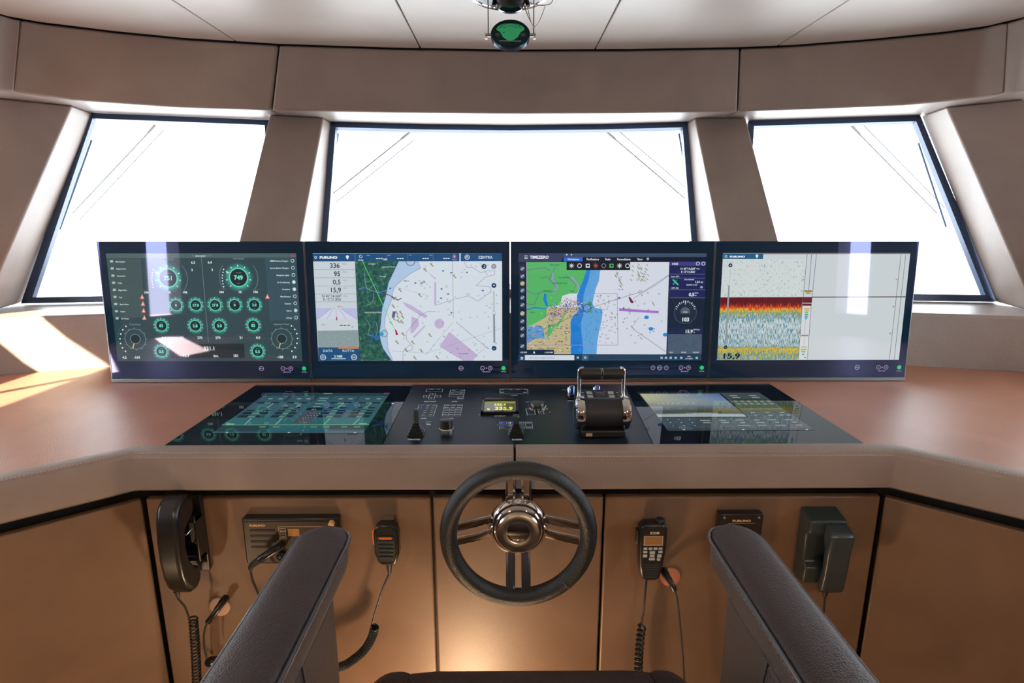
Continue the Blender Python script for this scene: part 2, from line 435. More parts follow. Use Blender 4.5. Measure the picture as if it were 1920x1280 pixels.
# leather fascia (header) with four vertical seams, and the soffit over the windows
fb = [(-2.3, 0.95), (-2.0, 1.15), (-1.53, 1.72), (-1.51, 1.79), (-1.455, 1.865), (-1.41, 1.92), (-1.14, 2.04), (-0.84, 2.09), (-0.42, 2.13), (0, 2.148),
      (0.42, 2.135), (0.80, 2.10), (1.05, 2.05), (1.31, 1.985), (1.40, 1.925), (1.455, 1.87), (1.51, 1.79), (1.53, 1.72), (2.0, 1.15), (2.3, 0.95)]
def fby(x):
    for (a, b) in zip(fb, fb[1:]):
        if a[0] <= x <= b[0]: return a[1] + (b[1] - a[1]) * (x - a[0]) / (b[0] - a[0])
def interp(cur, t):
    i = min(int(t * (len(cur) - 1)), len(cur) - 2); f = t * (len(cur) - 1) - i
    return (cur[i][0] + (cur[i + 1][0] - cur[i][0]) * f, cur[i][1] + (cur[i + 1][1] - cur[i][1]) * f)
def dens(cur, n):
    return [interp(cur, k / n) for k in range(n + 1)]
n_ = 76
FT, FBn = dens(fc, n_), dens(fb, n_)
# cut the header into lengths at the seams (by index of the curve that sits nearest the seam)
def near(cur, x): return min(range(len(cur)), key=lambda i: abs(cur[i][0] - x))
cuts = [0, near(FBn, -1.50), near(FBn, -0.81), near(FBn, 0.79), near(FBn, 1.50), n_]
mb = MB()
for a, b in zip(cuts, cuts[1:]):
    top = [W(x, y, ZC - 0.0005) for x, y in FT[a:b + 1]]; bot = [W(x, y, ZS) for x, y in FBn[a:b + 1]]
    topb = [p + Vector((0, 0.10, 0)) for p in top]; botb = [p + Vector((0, 0.10, 0)) for p in bot]
    # shorten each end by 1.5 mm to leave a seam
    for lst in (top, bot, topb, botb):
        d = (lst[1] - lst[0]).normalized() * (0.0006 if a in (cuts[1], cuts[4], 0) else 0.0025); e = (lst[-1] - lst[-2]).normalized() * (0.0006 if b in (cuts[1], cuts[4], n_) else 0.0025)
        lst[0] = lst[0] + d; lst[-1] = lst[-1] - e
    rings = [[bot[i], top[i], topb[i], botb[i]] for i in range(len(top))]
    mb.loft(rings)
mb.build('wall_front_header', M_LEATHER, bevel=0.007, seg=3, kind='structure')
FG = [(x + (.03 if x > 1.36 else -.03 if x < -1.36 else 0), y + .03) for x, y in FT]
MB().strip([W(x, y, ZC - .004) for x, y in FG], [W(x, y, ZC + .019) for x, y in FG]).build('trim_3', M_GAP, kind='structure', solid=.002)  # black strip puts the shade of the ceiling gap into colour
# soffit: from behind the header's lower edge out past the window heads
mb = MB()
inner = [W(x, y + 0.012, ZS + 0.004) for x, y in FBn]
outer = [W(x * 1.35, 2.85 - 0.12 * (x / 1.4) ** 2, ZS + 0.004) for x, y in FBn]
up_i = [p + Vector((0, 0, 0.21)) for p in inner]; up_o = [p + Vector((0, 0, 0.21)) for p in outer]
mb.loft([[inner[i], outer[i], up_o[i], up_i[i]] for i in range(len(inner))])
mb.build('trim_2', M_LEATHER, kind='structure')

# windows -----------------------------------------------------------------------------
ZB = -0.30
TOPC = [(-0.716, 2.366), (-0.36, 2.425), (0.0, 2.448), (0.36, 2.422), (0.700, 2.358)]
BOTC = [(-0.748, 2.15), (-0.37, 2.21), (0.0, 2.235), (0.37, 2.21), (0.735, 2.15)]
def window(idx, top, bot, zt=ZS + 0.002, zb=ZB, fw=0.021):
    T = [W(x, y, zt) for x, y in top]; B = [W(x, y, zb) for x, y in bot]; n = len(T)
    mb = MB()
    def P(i, t, s):            # t along the top list index(float), s 0=bottom 1=top
        k = min(int(i), n - 2); f = i - k
        a = T[k].lerp(T[k + 1], f); b = B[k].lerp(B[k + 1], f); return b.lerp(a, s)
    H = (T[0] - B[0]).length; Lw = (T[-1] - T[0]).length
    fs = fw / H; fi = fw / Lw * (n - 1)
    nrm = (T[-1] - T[0]).cross(T[0] - B[0]).normalized()
    if nrm.y > 0: nrm = -nrm            # pointing inboard
    idxs = [0, fi] + list(range(1, n - 1)) + [n - 1 - fi, n - 1]
    def bar(rows):
        mb.loft([[a - nrm * 0.02, b - nrm * 0.02, b + nrm * 0.008, a + nrm * 0.008] for a, b in rows])
    bar([(P(i, 0, 1 - fs * 1.0), P(i, 0, 1.0)) for i in idxs])
    bar([(P(i, 0, 0), P(i, 0, fs * 1.1)) for i in idxs])
    bar([(P(0, 0, s), P(fi, 0, s)) for s in (0, 0.5, 1)])
    bar([(P(n - 1 - fi, 0, s), P(n - 1, 0, s)) for s in (0, 0.5, 1)])
    fr = mb.build('window_%d' % idx, M_FRAME, kind='structure')
    g = MB(); g.strip([P(i, 0, 0.01) for i in idxs], [P(i, 0, 0.99) for i in idxs])
    g.build('glass', M_GLASS, parent=fr, smooth=False)
    return fr
window(1, TOPC, BOTC)
sideT = {-1: [(-1.528, 2.165), (-0.935, 2.315)], 1: [(1.515, 2.20), (0.930, 2.325)]}
sideB = {-1: [(-1.775, 2.025), (-0.88, 2.16)], 1: [(1.80, 2.05), (0.88, 2.16)]}
window(2, sideT[-1], sideB[-1]); window(3, sideT[1][::-1], sideB[1][::-1])
# side windows of the wheelhouse (port and starboard), light for the room
for s, k in ((-1, 4), (1, 5)):
    window(k, [(s * 1.70, 1.98), (s * 2.08, 1.32)], [(s * 1.88, 1.88), (s * 2.14, 1.32)])

# posts between the windows: brown inboard face, reveals running out to the frames
def post(name, ti, bi, to, bo, mat_=M_LEATHER):
    """ti/bi: inboard (left,right) at head and sill; to/bo: outboard (left,right)"""
    t = [W(*ti[0], ZS + 0.003), W(*ti[1], ZS + 0.003), W(*to[1], ZS + 0.003), W(*to[0], ZS + 0.003)]
    b = [W(*bi[0], ZB), W(*bi[1], ZB), W(*bo[1], ZB), W(*bo[0], ZB)]
    MB().loft([b, t]).build(name, mat_, bevel=0.006, seg=3, kind='structure')
post('wall_front_post', [(-0.885, 2.19), (-0.712, 2.258)], [(-0.965, 1.845), (-0.748, 1.845)], [(-0.935, 2.36), (-0.716, 2.40)], [(-0.88, 2.2), (-0.75, 2.2)])
post('wall_front_post', [(0.698, 2.255), (0.886, 2.245)], [(0.740, 1.840), (0.952, 1.838)], [(0.700, 2.39), (0.930, 2.36)], [(0.738, 2.2), (0.88, 2.2)])
for s in (-1, 1):
    a = [(s * 1.486, 2.03), (s * 1.635, 1.90)]; b = [(s * 1.715, 1.80), (s * 1.80, 1.69)]
    c = [(s * 1.522, 2.20), (s * 1.70, 1.98)]; d = [(s * 1.79, 2.04), (s * 1.88, 1.88)]
    if s < 0: a, b, c, d = a[::-1], b[::-1], c[::-1], d[::-1]
    post('wall_front_post', a, b, c, d)

# sill ledge and the wall below it down to the console
wf = [(-2.15, 0.55), (-1.86, 1.55), (-1.80, 1.69), (-1.64, 1.758), (-1.335, 1.833), (0, 1.84), (1.335, 1.833), (1.64, 1.758), (1.80, 1.69), (1.86, 1.55), (2.15, 0.55)]
wbm = [(-2.13, 0.55), (-1.80, 1.50), (-1.73, 1.63), (-1.61, 1.712), (-1.35, 1.808), (0, 1.815), (1.33, 1.803), (1.62, 1.73), (1.73, 1.65), (1.80, 1.50), (2.13, 0.55)]
wo_ = [(-2.6, 0.55), (-2.5, 1.6), (-2.4, 2.0), (-2.2, 2.4), (-1.5, 2.6), (0, 2.7), (1.5, 2.6), (2.2, 2.4), (2.4, 2.0), (2.5, 1.6), (2.6, 0.55)]
mb = MB()
rings = []
for (a, b, o) in zip(wf, wbm, wo_):
    rings.append([W(*b, -0.49), W(*a, ZB - 0.006), W(o[0], o[1], ZB - 0.006), W(o[0], o[1], -0.49)])
mb.loft(rings).build('wall_front', M_LEATHER, bevel=0.010, seg=4, kind='structure')
# outer bulwark closing the room below the worktop
mb = MB()
mb.loft([[W(*b, -0.49), W(o[0], o[1], -0.49), W(o[0], o[1], -EYE), W(b[0], b[1], -EYE)] for b, o in zip(wbm, wo_)])
mb.build('wall_front_bulwark', M_GAP, kind='structure')
# side walls aft of the side windows with a tall narrow glazed slit each, and the aft wall
for s, nm in ((-1, 'wall_left'), (1, 'wall_right')):
    mb = MB(); X0, X1 = s * 2.14, s * 2.22
    y0, y1 = -0.38, -0.05
    T_ = EYE + ZC + .02
    for (ya, yb, za, zb) in ((-3.2, y0, 0, T_), (y0, y1, 0, EYE - 0.36), (y0, y1, EYE + 0.34, T_),
                             (0.20, 0.765, 0, EYE - 0.30), (0.20, 1.33, EYE + ZS, T_), (0.765, 1.33, 0, EYE + 0.12)):  # unseen low forward wall shaped for the shadow it throws on the console
        mb.box2((X0, ya, za), (X1, yb, zb))
    mb.prism([(X0, y1, 0), (X0, .335, 0), (X1, .18, 0), (X1, y1, 0)], (0, 0, T_))  # jamb splayed to admit the sun and stay out of the display reflections
    mb.box2((s * 2.165, .553, EYE - .30), (s * 2.185, .573, EYE + ZS)); mb.box2((X0, 1.29, EYE + .12), (X1, 1.33, T_))
    mb.box2((X0, 1.30, EYE + ZS), (X1 + s * .3, 2.2, T_))
    mb.build(nm, M_LEATHER, kind='structure')
    MB().strip([(s * 2.19, .22, EYE - .30), (s * 2.19, .765, EYE - .30)], [(s * 2.19, .22, EYE + ZS), (s * 2.19, .765, EYE + ZS)]).strip([(s * 2.19, .765, EYE + .12), (s * 2.19, 1.29, EYE + .12)], [(s * 2.19, .765, EYE + ZS), (s * 2.19, 1.29, EYE + ZS)]).build('window_%d' % (8 if s < 0 else 9), M_GLASS, kind='structure', smooth=False)
    g = MB().strip([(s * 2.18, y0, EYE - .36), (s * 2.18, y1, EYE - .36)], [(s * 2.18, y0, EYE + .34), (s * 2.18, y1, EYE + .34)]).build('window_%d' % (6 if s < 0 else 7), M_GLASS, kind='structure', smooth=False)
MB().box2((-2.2, -3.26, 0), (2.2, -3.18, EYE + ZC + .02)).build('wall_back', M_LEATHER, kind='structure')

# ==================================================================================== CONSOLE
ZT = -0.48
con = empty('helm_console', W(0, 1.3, -EYE), 'wide brown leather helm console with padded edge, carrying all the screens', 'console')
E_IN = [(-2.12, 0.0), (-1.45, 0.0), (-1.45, 0.595), (-0.804, 1.096), (0.804, 1.096), (1.45, 0.595), (1.45, 0.0), (2.12, 0.0)]
back = [(2.12, 0.55), (1.80, 1.50), (1.73, 1.64), (1.62, 1.725), (1.34, 1.80), (0, 1.812), (-1.35, 1.805), (-1.61, 1.708), (-1.73, 1.62), (-1.80, 1.50), (-2.12, 0.55)]
wt = [W(x, y, ZT - 0.03) for x, y in [(-2.12, 0.0), (-1.47, 0.0), (-1.47, 0.62), (-0.812, 1.125), (-0.76, 1.125), (-0.76, 1.598), (0.765, 1.598), (0.765, 1.125), (0.812, 1.125), (1.47, 0.62), (1.47, 0.0), (2.12, 0.0)] + back]
MB().prism(wt, (0, 0, 0.03)).build('worktop', M_TOP, con)
# padded edges (five lengths with seams between them)
def pad(path, th=0.086, dep=0.045, nm='edge_pad', m=M_LEATHER, label=None):
    """path: plan points along the front; pad hangs th below the top and dep inboard"""
    rings = []
    n = len(path)
    for i, (x, y) in enumerate(path):
        a = Vector(path[max(0, i - 1)]); b = Vector(path[min(n - 1, i + 1)])
        d = (b - a).normalized(); nn = Vector((-d.y, d.x))
        f = Vector((x, y)); k = f + nn * dep
        r = []
        for (u, z) in ((0.0, -th + .006), (0.0, -0.010), (0.003, -0.003), (0.010, 0.0012), (dep, 0.0012), (dep, -0.028), (dep * .9, -th), (0.008, -th)):
            p = f + nn * u; r.append(W(p.x, p.y, ZT + z))
        rings.append(r)
    return MB().loft(rings).build(nm, m, con, smooth=True, angle=50, label=label)
pad([(-1.45, 0.594), (-0.808, 1.0925), (-0.800, 1.096), (-0.0025, 1.096)]); pad([(0.0025, 1.096), (0.800, 1.096), (0.808, 1.0925), (1.45, 0.594)])
pad([(-1.45, 0.0), (-1.45, 0.59)]); pad([(1.45, 0.59), (1.45, 0.0)])
# stitches along the upper front edge
mb = MB()
def stitches(a, b, z, off):
    a = Vector(a); b = Vector(b); d = (b - a); L = d.length; d.normalize(); nn = Vector((-d.y, d.x))
    k = int(L / 0.0062)
    for i in range(k):
        p = a + d * (L * (i + .5) / k) + nn * off
        ang = math.atan2(d.y, d.x)
        mb.box(W(p.x, p.y, z), (0.0030, 0.0010, 0.0010), Matrix.Rotation(ang, 3, 'Z'))
for a, b in (((-0.80, 1.096), (-0.006, 1.096)), ((0.006, 1.096), (0.80, 1.096))):
    stitches(a, b, ZT - 0.0075, -0.0002); stitches(a, b, ZT + 0.0006, 0.0052)
stitches((-1.45, 0.594), (-0.806, 1.0945), ZT + 0.0008, 0.0055); stitches((0.806, 1.0945), (1.45, 0.594), ZT + 0.0008, 0.0055)
mb.build('stitching', M_STITCH, con, smooth=False)
# dark carcass seen as the gap under the edge and between the access panels
mb = MB()
car = [(-1.50, 0.0), (-1.50, 0.66), (-0.84, 1.195), (0.84, 1.195), (1.50, 0.66), (1.50, 0.0), (2.10, 0.0), (2.10, 0.55), (1.76, 1.50), (1.60, 1.69), (1.34, 1.77), (-1.34, 1.77), (-1.60, 1.68), (-1.76, 1.50), (-2.10, 0.55), (-2.10, 0.0)]
mb.prism([W(x, y, -EYE + .001) for x, y in car], (0, 0, EYE + ZT - 0.031 - .001)).build('carcass', M_GAP, con, smooth=False)
PY = 1.14
def access(a, b, label, cat='panel'):
    a = Vector(a); b = Vector(b); d = (b - a).normalized(); nn = Vector((-d.y, d.x)); z0, z1 = -EYE + 0.10, -0.604
    q = [a, b, b + nn * 0.018, a + nn * 0.018]
    o = MB().prism([W(p.x, p.y, z0) for p in q], (0, 0, z1 - z0)).build('access_panel', M_PANEL, bevel=0.004, seg=3)
    tag(o, label, cat, 'leather access panels under the console'); return o
access((-0.816, PY), (-0.186, PY), 'brown leather access panel carrying the corded handset and the left radio')
access((-0.181, PY), (0.198, PY), 'brown leather centre access panel behind the steering wheel')
access((0.203, PY), (0.818, PY), 'brown leather access panel carrying the keypad microphone and the boxy phone')
def off_(p, q, t):
    p = Vector(p); q = Vector(q); return p + (q - p) * t
wl_ = ((-1.42, 0.655), (-0.822, 1.137)); wr_ = ((0.824, 1.137), (1.42, 0.655))
access(wl_[0], wl_[1], 'angled brown leather side panel left of the corded handset')
access(wr_[0], wr_[1], 'angled brown leather side panel right of the boxy phone')

# ==================================================================================== DISPLAYS
DW, DH = 0.5975, 0.405
TILT = math.radians(3.5)
DY, DZ = 1.625, -0.468
U = Vector((1, 0, 0)); V = Vector((0, math.sin(TILT), math.cos(TILT))); N = U.cross(V)
AW, AH = DW - 0.048, DH - 0.034 - 0.053
S_GREEN = scr(40, 205, 110); S_PRINT = scr(190, 165, 215, 0.9)
def display(i, label):
    x0 = -1.198 + DW * i - 0.004
    root = empty('marine_display', W(x0 + DW / 2, DY, DZ - 0.010), label, 'display', 'large screens in a row on the console')
    O = W(x0, DY, DZ)
    def bx(u0, u1, v0, v1, n0, n1):
        pts = [O + U * a + V * b + N * n0 for a, b in ((u0, v0), (u1, v0), (u1, v1), (u0, v1))]
        return MB().prism(pts, N * (n1 - n0))
    bx(0.001, DW - 0.001, 0, DH, -0.06, -0.0035).build('housing', M_BLACKM, root, bevel=0.002)
    mb = bx(0.001, 0.0028, 0, DH, -0.0035, 0.0012); mb.prism([O + U * a + V * b - N * .0035 for a, b in ((DW - .0028, 0), (DW - .001, 0), (DW - .001, DH), (DW - .0028, DH))], N * .0047)
    mb.prism([O + U * a + V * b - N * .0035 for a, b in ((0.001, -0.010), (DW - .001, -.010), (DW - .001, 0.0), (0.001, 0.0))], N * .0065)
    mb.build('frame', M_ALU, root, smooth=False)
    bx(0.003, DW - 0.003, 0.0006, DH - .0008, -0.0035, 0).build('front_glass', M_BEZEL, root, smooth=False)
    # printed touch controls under the picture
    def f(x, y): return (x, y)
    yb = 0.030
    def D_(): return Draw(O, U, V, f, 1.0, step=0.00008)
    d = D_(); d.ring(0.4495, yb, 0.0065, 0.0012, S_PRINT); d.text('MENU', 0.4495, yb - .0014, 0.0028, S_PRINT, align='c'); d.build('menu_button', root)
    if i == 2:
        for xx, t in ((0.4295, '<'), (0.4695, '>')):
            d = D_(); d.ring(xx, yb, 0.0060, 0.0011, S_PRINT); d.text(t, xx, yb - .002, 0.0045, S_PRINT, align='c'); d.build('arrow_button', root)
    for xx, t in ((0.514, '-'), (0.537, '+')):
        d = D_(); d.ring(xx, yb, 0.0060, 0.0012, S_PRINT); d.text(t, xx, yb - .0026, 0.006, S_PRINT, align='c', bold=.03); d.build('brightness_button', root)
    d = D_(); d.disc(0.5255, yb, 0.0018, S_PRINT); d.text('BRILLIANCE', 0.5255, yb - .0125, 0.0030, S_PRINT, align='c'); d.build('brightness_print', root)
    d = D_(); d.disc(0.577, yb, 0.0062, S_GREEN); d.ring(0.577, yb, .003, .0008, scr(20, 140, 70), 3); d.text('POWER', 0.577, yb - .0125, 0.0030, S_PRINT, align='c')
    d.build('power_button', root, 'glowing green round power button')
    return root, O + U * 0.024 + V * 0.053
def screen(O, quad):
    f = homography(quad, [(0, AH), (AW, AH), (AW, 0), (0, 0)])
    return Draw(O, U, V, f, AW / 1622.0, (AW, AH))

# ---- screen 1: engine gauges
r1, O1 = display(0, 'leftmost big screen, dark with round teal engine gauges')
d = screen(O1, [(72, 157), (1735, 170), (1790, 1065), (175, 1068)])
BG = scr(46, 70, 76)  # lifted to put the veil over this screen into its colour
TE = [(38, 76, 80), (42, 96, 94), (50, 122, 112), (64, 152, 134)]
WH = scr(215, 228, 228); GR = scr(120, 145, 148); DK = scr(24, 38, 44); TL = scr(90, 215, 190); DG = scr(70, 95, 100)
d.poly([(72, 157), (1735, 170), (1790, 1065), (175, 1068)], BG, 0)
d.poly([(72, 157), (1735, 170), (1738, 205), (76, 200)], scr(74, 98, 98), 1)
d.poly([(1465, 205), (1738, 205), (1765, 730), (1510, 730)], scr(52, 80, 90), 1)
d.poly([(80, 205), (380, 205), (420, 700), (135, 700)], scr(62, 84, 84), 1)
d.poly([(640, 920), (1285, 920), (1292, 1040), (650, 1040)], scr(26, 42, 46), 1)
d.line([(912, 190), (975, 910)], 3, GR)
d.line([(830, 170), (836, 186), (988, 186), (994, 170)], 3, GR); d.text('MACHINERY', 908, 192, 11, WH, align='c')
def gauge(x, y, r, t, n=12, th=None):
    for k, c in enumerate(TE): d.disc(x, y, r * (1.80 - 0.18 * k), scr(*c), 2 + k, 32)
    d.ring(x, y, r * 1.03, r * 0.12, TL, 6); d.disc(x, y, r * 0.96, DK, 6, 32)
    for k in range(n):
        a = 225 - 270 * k / (n - 1); d.spoke(x, y, r * 1.25, r * 1.45, a, r * 0.10, WH, 6)
    d.text(t, x, y + (th or r * .34) / 2, th or r * 0.36, scr(120, 235, 205), 7, 'c', bold=.03); d.text('rpm', x, y + r * .68, r * .14, GR, 7, 'c')
    d.text('ENGINE', x, y - r * .45, r * .12, GR, 7, 'c')
for gx, t in ((622, '751'), (1238, '749')):
    s = 1 if gx > 900 else -1
    gauge(gx, 368, 76, t, 9, 36)
    d.spoke(gx, 368, 84, 118, 152, 6, WH, 7)
    for k in range(7): d.disc(gx - 142 + abs(k - 3) ** 1.6 * 2, 300 + k * 24, 6, WH, 4, 8)
    d.ring(gx, 368, 165, 3, GR, 3, -40, 40); d.ring(gx, 368, 165, 3, GR, 3, 140, 220)
    d.text('PORT ENGINE' if gx < 900 else 'STBD ENGINE', gx, 218, 12, GR, align='c', w=.9)
for x, t in ((430, '104'), (632, '10'), (770, '106'), (1088, '104'), (1250, '10'), (1385, '106')): d.text(t, x, 498, 20, WH, align='c', bold=.03); d.line([(x - 35, 465), (x + 45, 465)], 3, DG)
for x, t in ((842, '6.3'), (988, '6.4')): d.text(t, x, 250, 20, WH, align='c', bold=.03)
for x, t in ((832, '3'), (1008, '3')): d.text(t, x, 312, 20, WH, align='c', bold=.03)
for x, t in ((300, '0'), (692, '0'), (865, '27.8'), (1034, '27.8'), (1205, '0'), (1375, '3.0')): 
    if x > 400: gauge(x, 597, 46, t, 9, 22)
for x, y, t in ((562, 768, '83'), (860, 770, '2.8'), (1072, 770, '3.0'), (1366, 768, '82'), (562, 985, '0.5'), (1404, 985, '0.5')): gauge(x, y, 46, t, 11, 24)
for x, t in ((585, '0.0'), (745, '22'), (900, '270'), (1058, '270'), (1258, '21'), (1408, '0.0')): d.text(t, x, 880, 21, WH, align='c', bold=.03); d.line([(x - 45, 850), (x + 30, 848)], 3, DG)
d.text('331.1', 980, 975, 32, WH, align='c', bold=.03)
for x, t in ((780, '15.9'), (1042, 'inv.'), (1212, '101')): d.text(t, x, 1032, 23, WH, align='c', bold=.03)
for x, y, t in ((236, 1045, '4.2'), (345, 1045, '-164'), (1598, 1042, '-158'), (1722, 1042, '3.9')): d.text(t, x, y, 21, WH, align='c', bold=.03)
for cx, cy in ((332, 880), (1612, 880)):
    d.ring(cx, cy, 42, 4, GR, 3); d.ring(cx, cy, 90, 4, GR, 3); d.disc(cx, cy, 38, scr(28, 48, 52), 3)
    for k in range(12): d.spoke(cx, cy, 92, 104, k * 30, 5, GR, 4)
    s = -1 if cx < 900 else 1
    d.ring(cx, cy, 155, 4, DG, 3, -60 if s > 0 else 120, 60 if s > 0 else 240)
    for k in range(7):
        a = math.radians((-50 + k * 17)); d.disc(cx + s * 136 * math.cos(a), cy - 136 * math.sin(a), 7, WH, 4, 8)
    d.spoke(cx, cy, 44, 90, 250, 8, scr(190, 210, 70), 5)
    d.text('True Wind' if cx < 900 else 'Apparent Wind', cx - 5, cy - 115, 15, GR, align='c')
right = ['MMBB Battery Chargers', 'Service Battery Chargers', 'Navigation Lights', 'Air Conditioning', 'Ventilation', 'Miscellaneous', 'Cameras', 'Alarms', 'Settings']
for k, t in enumerate(right):
    y = 240 + k * 59; x = 1668 + k * 4; d.text(t, x, y, 13, WH, align='r', w=.85); d.ring(x + 36, y - 8, 13, 4, WH, 3, n=12)
    if k in (3, 4, 7): d.disc(x + 36, y - 8, 13, WH, 4, 6 if k == 3 else 4 if k == 4 else 3)
left = ['Main Engines', 'Engine Room', 'Generators', 'Tanks', 'Bilge & Fire', 'Fuel', 'Black Water', 'Doors', 'DC Power']
for k, t in enumerate(left):
    y = 234 + k * 60; x = 160 + k * 6; d.text(t, x, y, 12, WH, align='l', w=.9); d.rect(x - 50, y - 18, x - 24, y, scr(170, 190, 190), 3)
for x, y in ((393, 525), (400, 582), (406, 640), (412, 700), (1488, 528)):
    d.poly([(x, y - 22), (x + 20, y + 18), (x - 20, y + 18)], scr(225, 130, 125), 4); d.poly([(x, y - 8), (x + 8, y + 11), (x - 8, y + 11)], scr(245, 220, 215), 5)
d.poly([(1700, 172), (1728, 196), (1695, 196)], scr(200, 40, 80), 3)
d.build('screen', r1, 'dark green screen of teal gauges')

# ---- screen 2: chart plotter
r2, O2 = display(1, 'second big screen from the left, sea chart with blue top bar and white data column')
d = screen(O2, [(100, 170), (1722, 172), (1722, 1062), (150, 1062)])
SEA = scr(208, 217, 226); NAVY = scr(26, 78, 122); SAT = scr_noise('satellite_land', [(0.30, (22, 58, 62)), (0.48, (34, 84, 80)), (0.60, (52, 104, 78)), (0.75, (110, 140, 110))], 30, 9, dist=0.8)
PNL = scr(196, 206, 212); INK = scr(45, 58, 75); GRY = scr(130, 140, 150); MAG = scr(188, 172, 206); OLV = scr(120, 125, 60); LB = scr(170, 195, 222)
d.poly([(100, 170), (1722, 172), (1722, 1062), (150, 1062)], SEA, 0)
coast = [(835, 238), (805, 300), (775, 360), (745, 420), (735, 480), (715, 560), (695, 620), (685, 700), (680, 760), (670, 830), (680, 900), (700, 960), (735, 1010), (775, 1062)]
band = [(1000, 238), (1025, 295), (930, 345), (860, 400), (800, 450), (785, 500), (775, 560), (745, 630), (722, 700), (715, 780), (740, 830), (738, 900), (745, 960), (765, 1010), (785, 1062)]
d.poly([(460, 238)] + coast + [(495, 1062)], SAT, 1)
for i in range(13):
    a, b = coast[i], coast[i + 1]; c, e = band[i], band[i + 1]; d.poly([a, c, e, b], LB, 1)
d.poly([coast[-1], band[-2], band[-1]], LB, 1)
d.line(band, 3, scr(110, 120, 150), 2); d.line(coast, 6, scr(36, 92, 130), 2)
for pts in ([(545, 320), (552, 420), (575, 470), (620, 435), (650, 445), (670, 490), (735, 480)], [(620, 500), (615, 570), (560, 605)], [(560, 720), (590, 780), (575, 840), (620, 860)], [(640, 740), (655, 800), (640, 860)], [(495, 470), (540, 455), (600, 480), (680, 500)]):
    d.line(smooth_path([(a, b, 0) for a, b in pts], 4) and [(p.x, p.y) for p in smooth_path([(a, b, 0) for a, b in pts], 4)], 4, scr(120, 155, 175), 2)
for x, y, r in ((535, 465, 10), (548, 455, 7), (680, 492, 10), (695, 500, 7), (625, 865, 11), (650, 850, 9), (640, 880, 10), (610, 880, 8), (600, 900, 9), (660, 868, 12), (690, 840, 20), (618, 845, 8)): d.disc(x, y, r, scr(28, 96, 190) if r < 15 else scr(60, 150, 200), 3, 7)
d.ring(712, 838, 28, 6, scr(90, 130, 90), 3); d.ring(938, 236, 38, 7, scr(120, 110, 120), 3, 180, 360)
d.line([(528, 240), (745, 690), (800, 800)], 5, scr(80, 220, 110), 5)
d.poly([(802, 800), (815, 808), (832, 845), (815, 852)], scr(150, 25, 50), 5)
for pts in ([(865, 572), (940, 600), (1085, 690), (1065, 712), (900, 615)], [(948, 695), (1005, 720), (1010, 770), (960, 830), (935, 835)], [(1142, 405), (1158, 415), (1158, 600), (1140, 600)], [(1270, 822), (1510, 1015), (1470, 1062), (1385, 1062), (1185, 945)], [(955, 865), (1060, 768), (1066, 775), (968, 875)], [(1075, 315), (1155, 380), (1150, 392)]): d.poly(pts, MAG, 2)
d.disc(1184, 756, 43, MAG, 2)
for pts in ([(1400, 245), (1420, 290), (1470, 290), (1540, 335), (1590, 318), (1660, 318), (1660, 350), (1580, 370), (1500, 440), (1620, 450), (1630, 490), (1515, 570), (1430, 525), (1290, 560), (1150, 605)], [(870, 1062), (875, 980), (930, 930), (960, 950), (940, 980), (890, 975)], [(1150, 655), (1080, 655), (1020, 690), (960, 760), (900, 830), (905, 890), (950, 930)], [(1298, 238), (1305, 710)]): d.line(pts, 3, scr(110, 120, 150), 3)
d.dash((1330, 745), (1610, 970), 22, 4, INK, 3); d.dash((1300, 745), (1060, 1020), 20, 3, GRY, 3); d.dash((780, 980), (1080, 1000), 18, 3, GRY, 3); d.dash((1080, 1000), (1720, 790), 34, 3, GRY, 3)
d.dash((800, 450), (1080, 520), 16, 2.5, GRY, 3); d.dash((1500, 1020), (1590, 940), 8, 3, GRY, 3)
rnd = random.Random(3)
for k in range(95):
    x, y = rnd.uniform(800, 1690), rnd.uniform(260, 1040)
    if x < 1000 and y < 420: continue
    d.text(str(rnd.choice([12, 14, 15, 16, 17, 18, 19, 20, 21])), x, y, 11, scr(95, 105, 118), 3, 'c', bold=.01)
for x, y in ((1217, 318), (1287, 334), (1422, 332), (980, 418), (1204, 468), (1557, 482), (1288, 664), (1200, 545), (764, 462), (1260, 510)): d.disc(x, y, 10, scr(60, 120, 170), 4, 12, 7)
for x, y in ((1120, 268), (1315, 365), (850, 480), (1018, 520), (790, 545), (815, 550), (790, 612), (820, 665), (855, 665), (830, 700), (870, 700), (835, 735), (865, 740), (795, 715), (772, 750), (875, 845), (1105, 852), (822, 910), (958, 912), (900, 975), (1030, 980), (975, 1040), (1165, 1035), (1065, 310)):
    d.line([(x - 14, y - 12), (x, y + 2), (x + 14, y + 12)], 6, OLV, 4); d.line([(x - 4, y - 18), (x + 4, y + 10)], 5, OLV, 4)
for x, y in ((795, 665), (790, 690)): d.rect(x - 12, y - 12, x + 14, y + 14, scr(90, 95, 130), 4)
d.line([(1020, 425), (1065, 412), (1055, 400), (1020, 425)], 4, scr(40, 50, 120), 4); d.line([(690, 500), (760, 520), (830, 560), (860, 545)], 7, scr(110, 60, 70), 4)
for t, x, y in (('S. Angelo', 580, 265), ('Lazzaretto Vecchio', 692, 290), ('I. Poveglia', 668, 368), ('ISOLA DI PELLESTRINA', 542, 668)): d.text(t, x, y, 13, scr(200, 215, 215), 5, bold=.01, w=.82)
d.text('M.R.G.', 882, 406, 12, INK, 4); d.text('Porto di Chioggia', 590, 925, 10, scr(20, 40, 40), 5); d.text('Pozzo Vega', 600, 1000, 10, scr(20, 40, 40), 5); d.text('Fossa Vespa ASS', 1348, 1008, 11, INK, 4, w=.8)
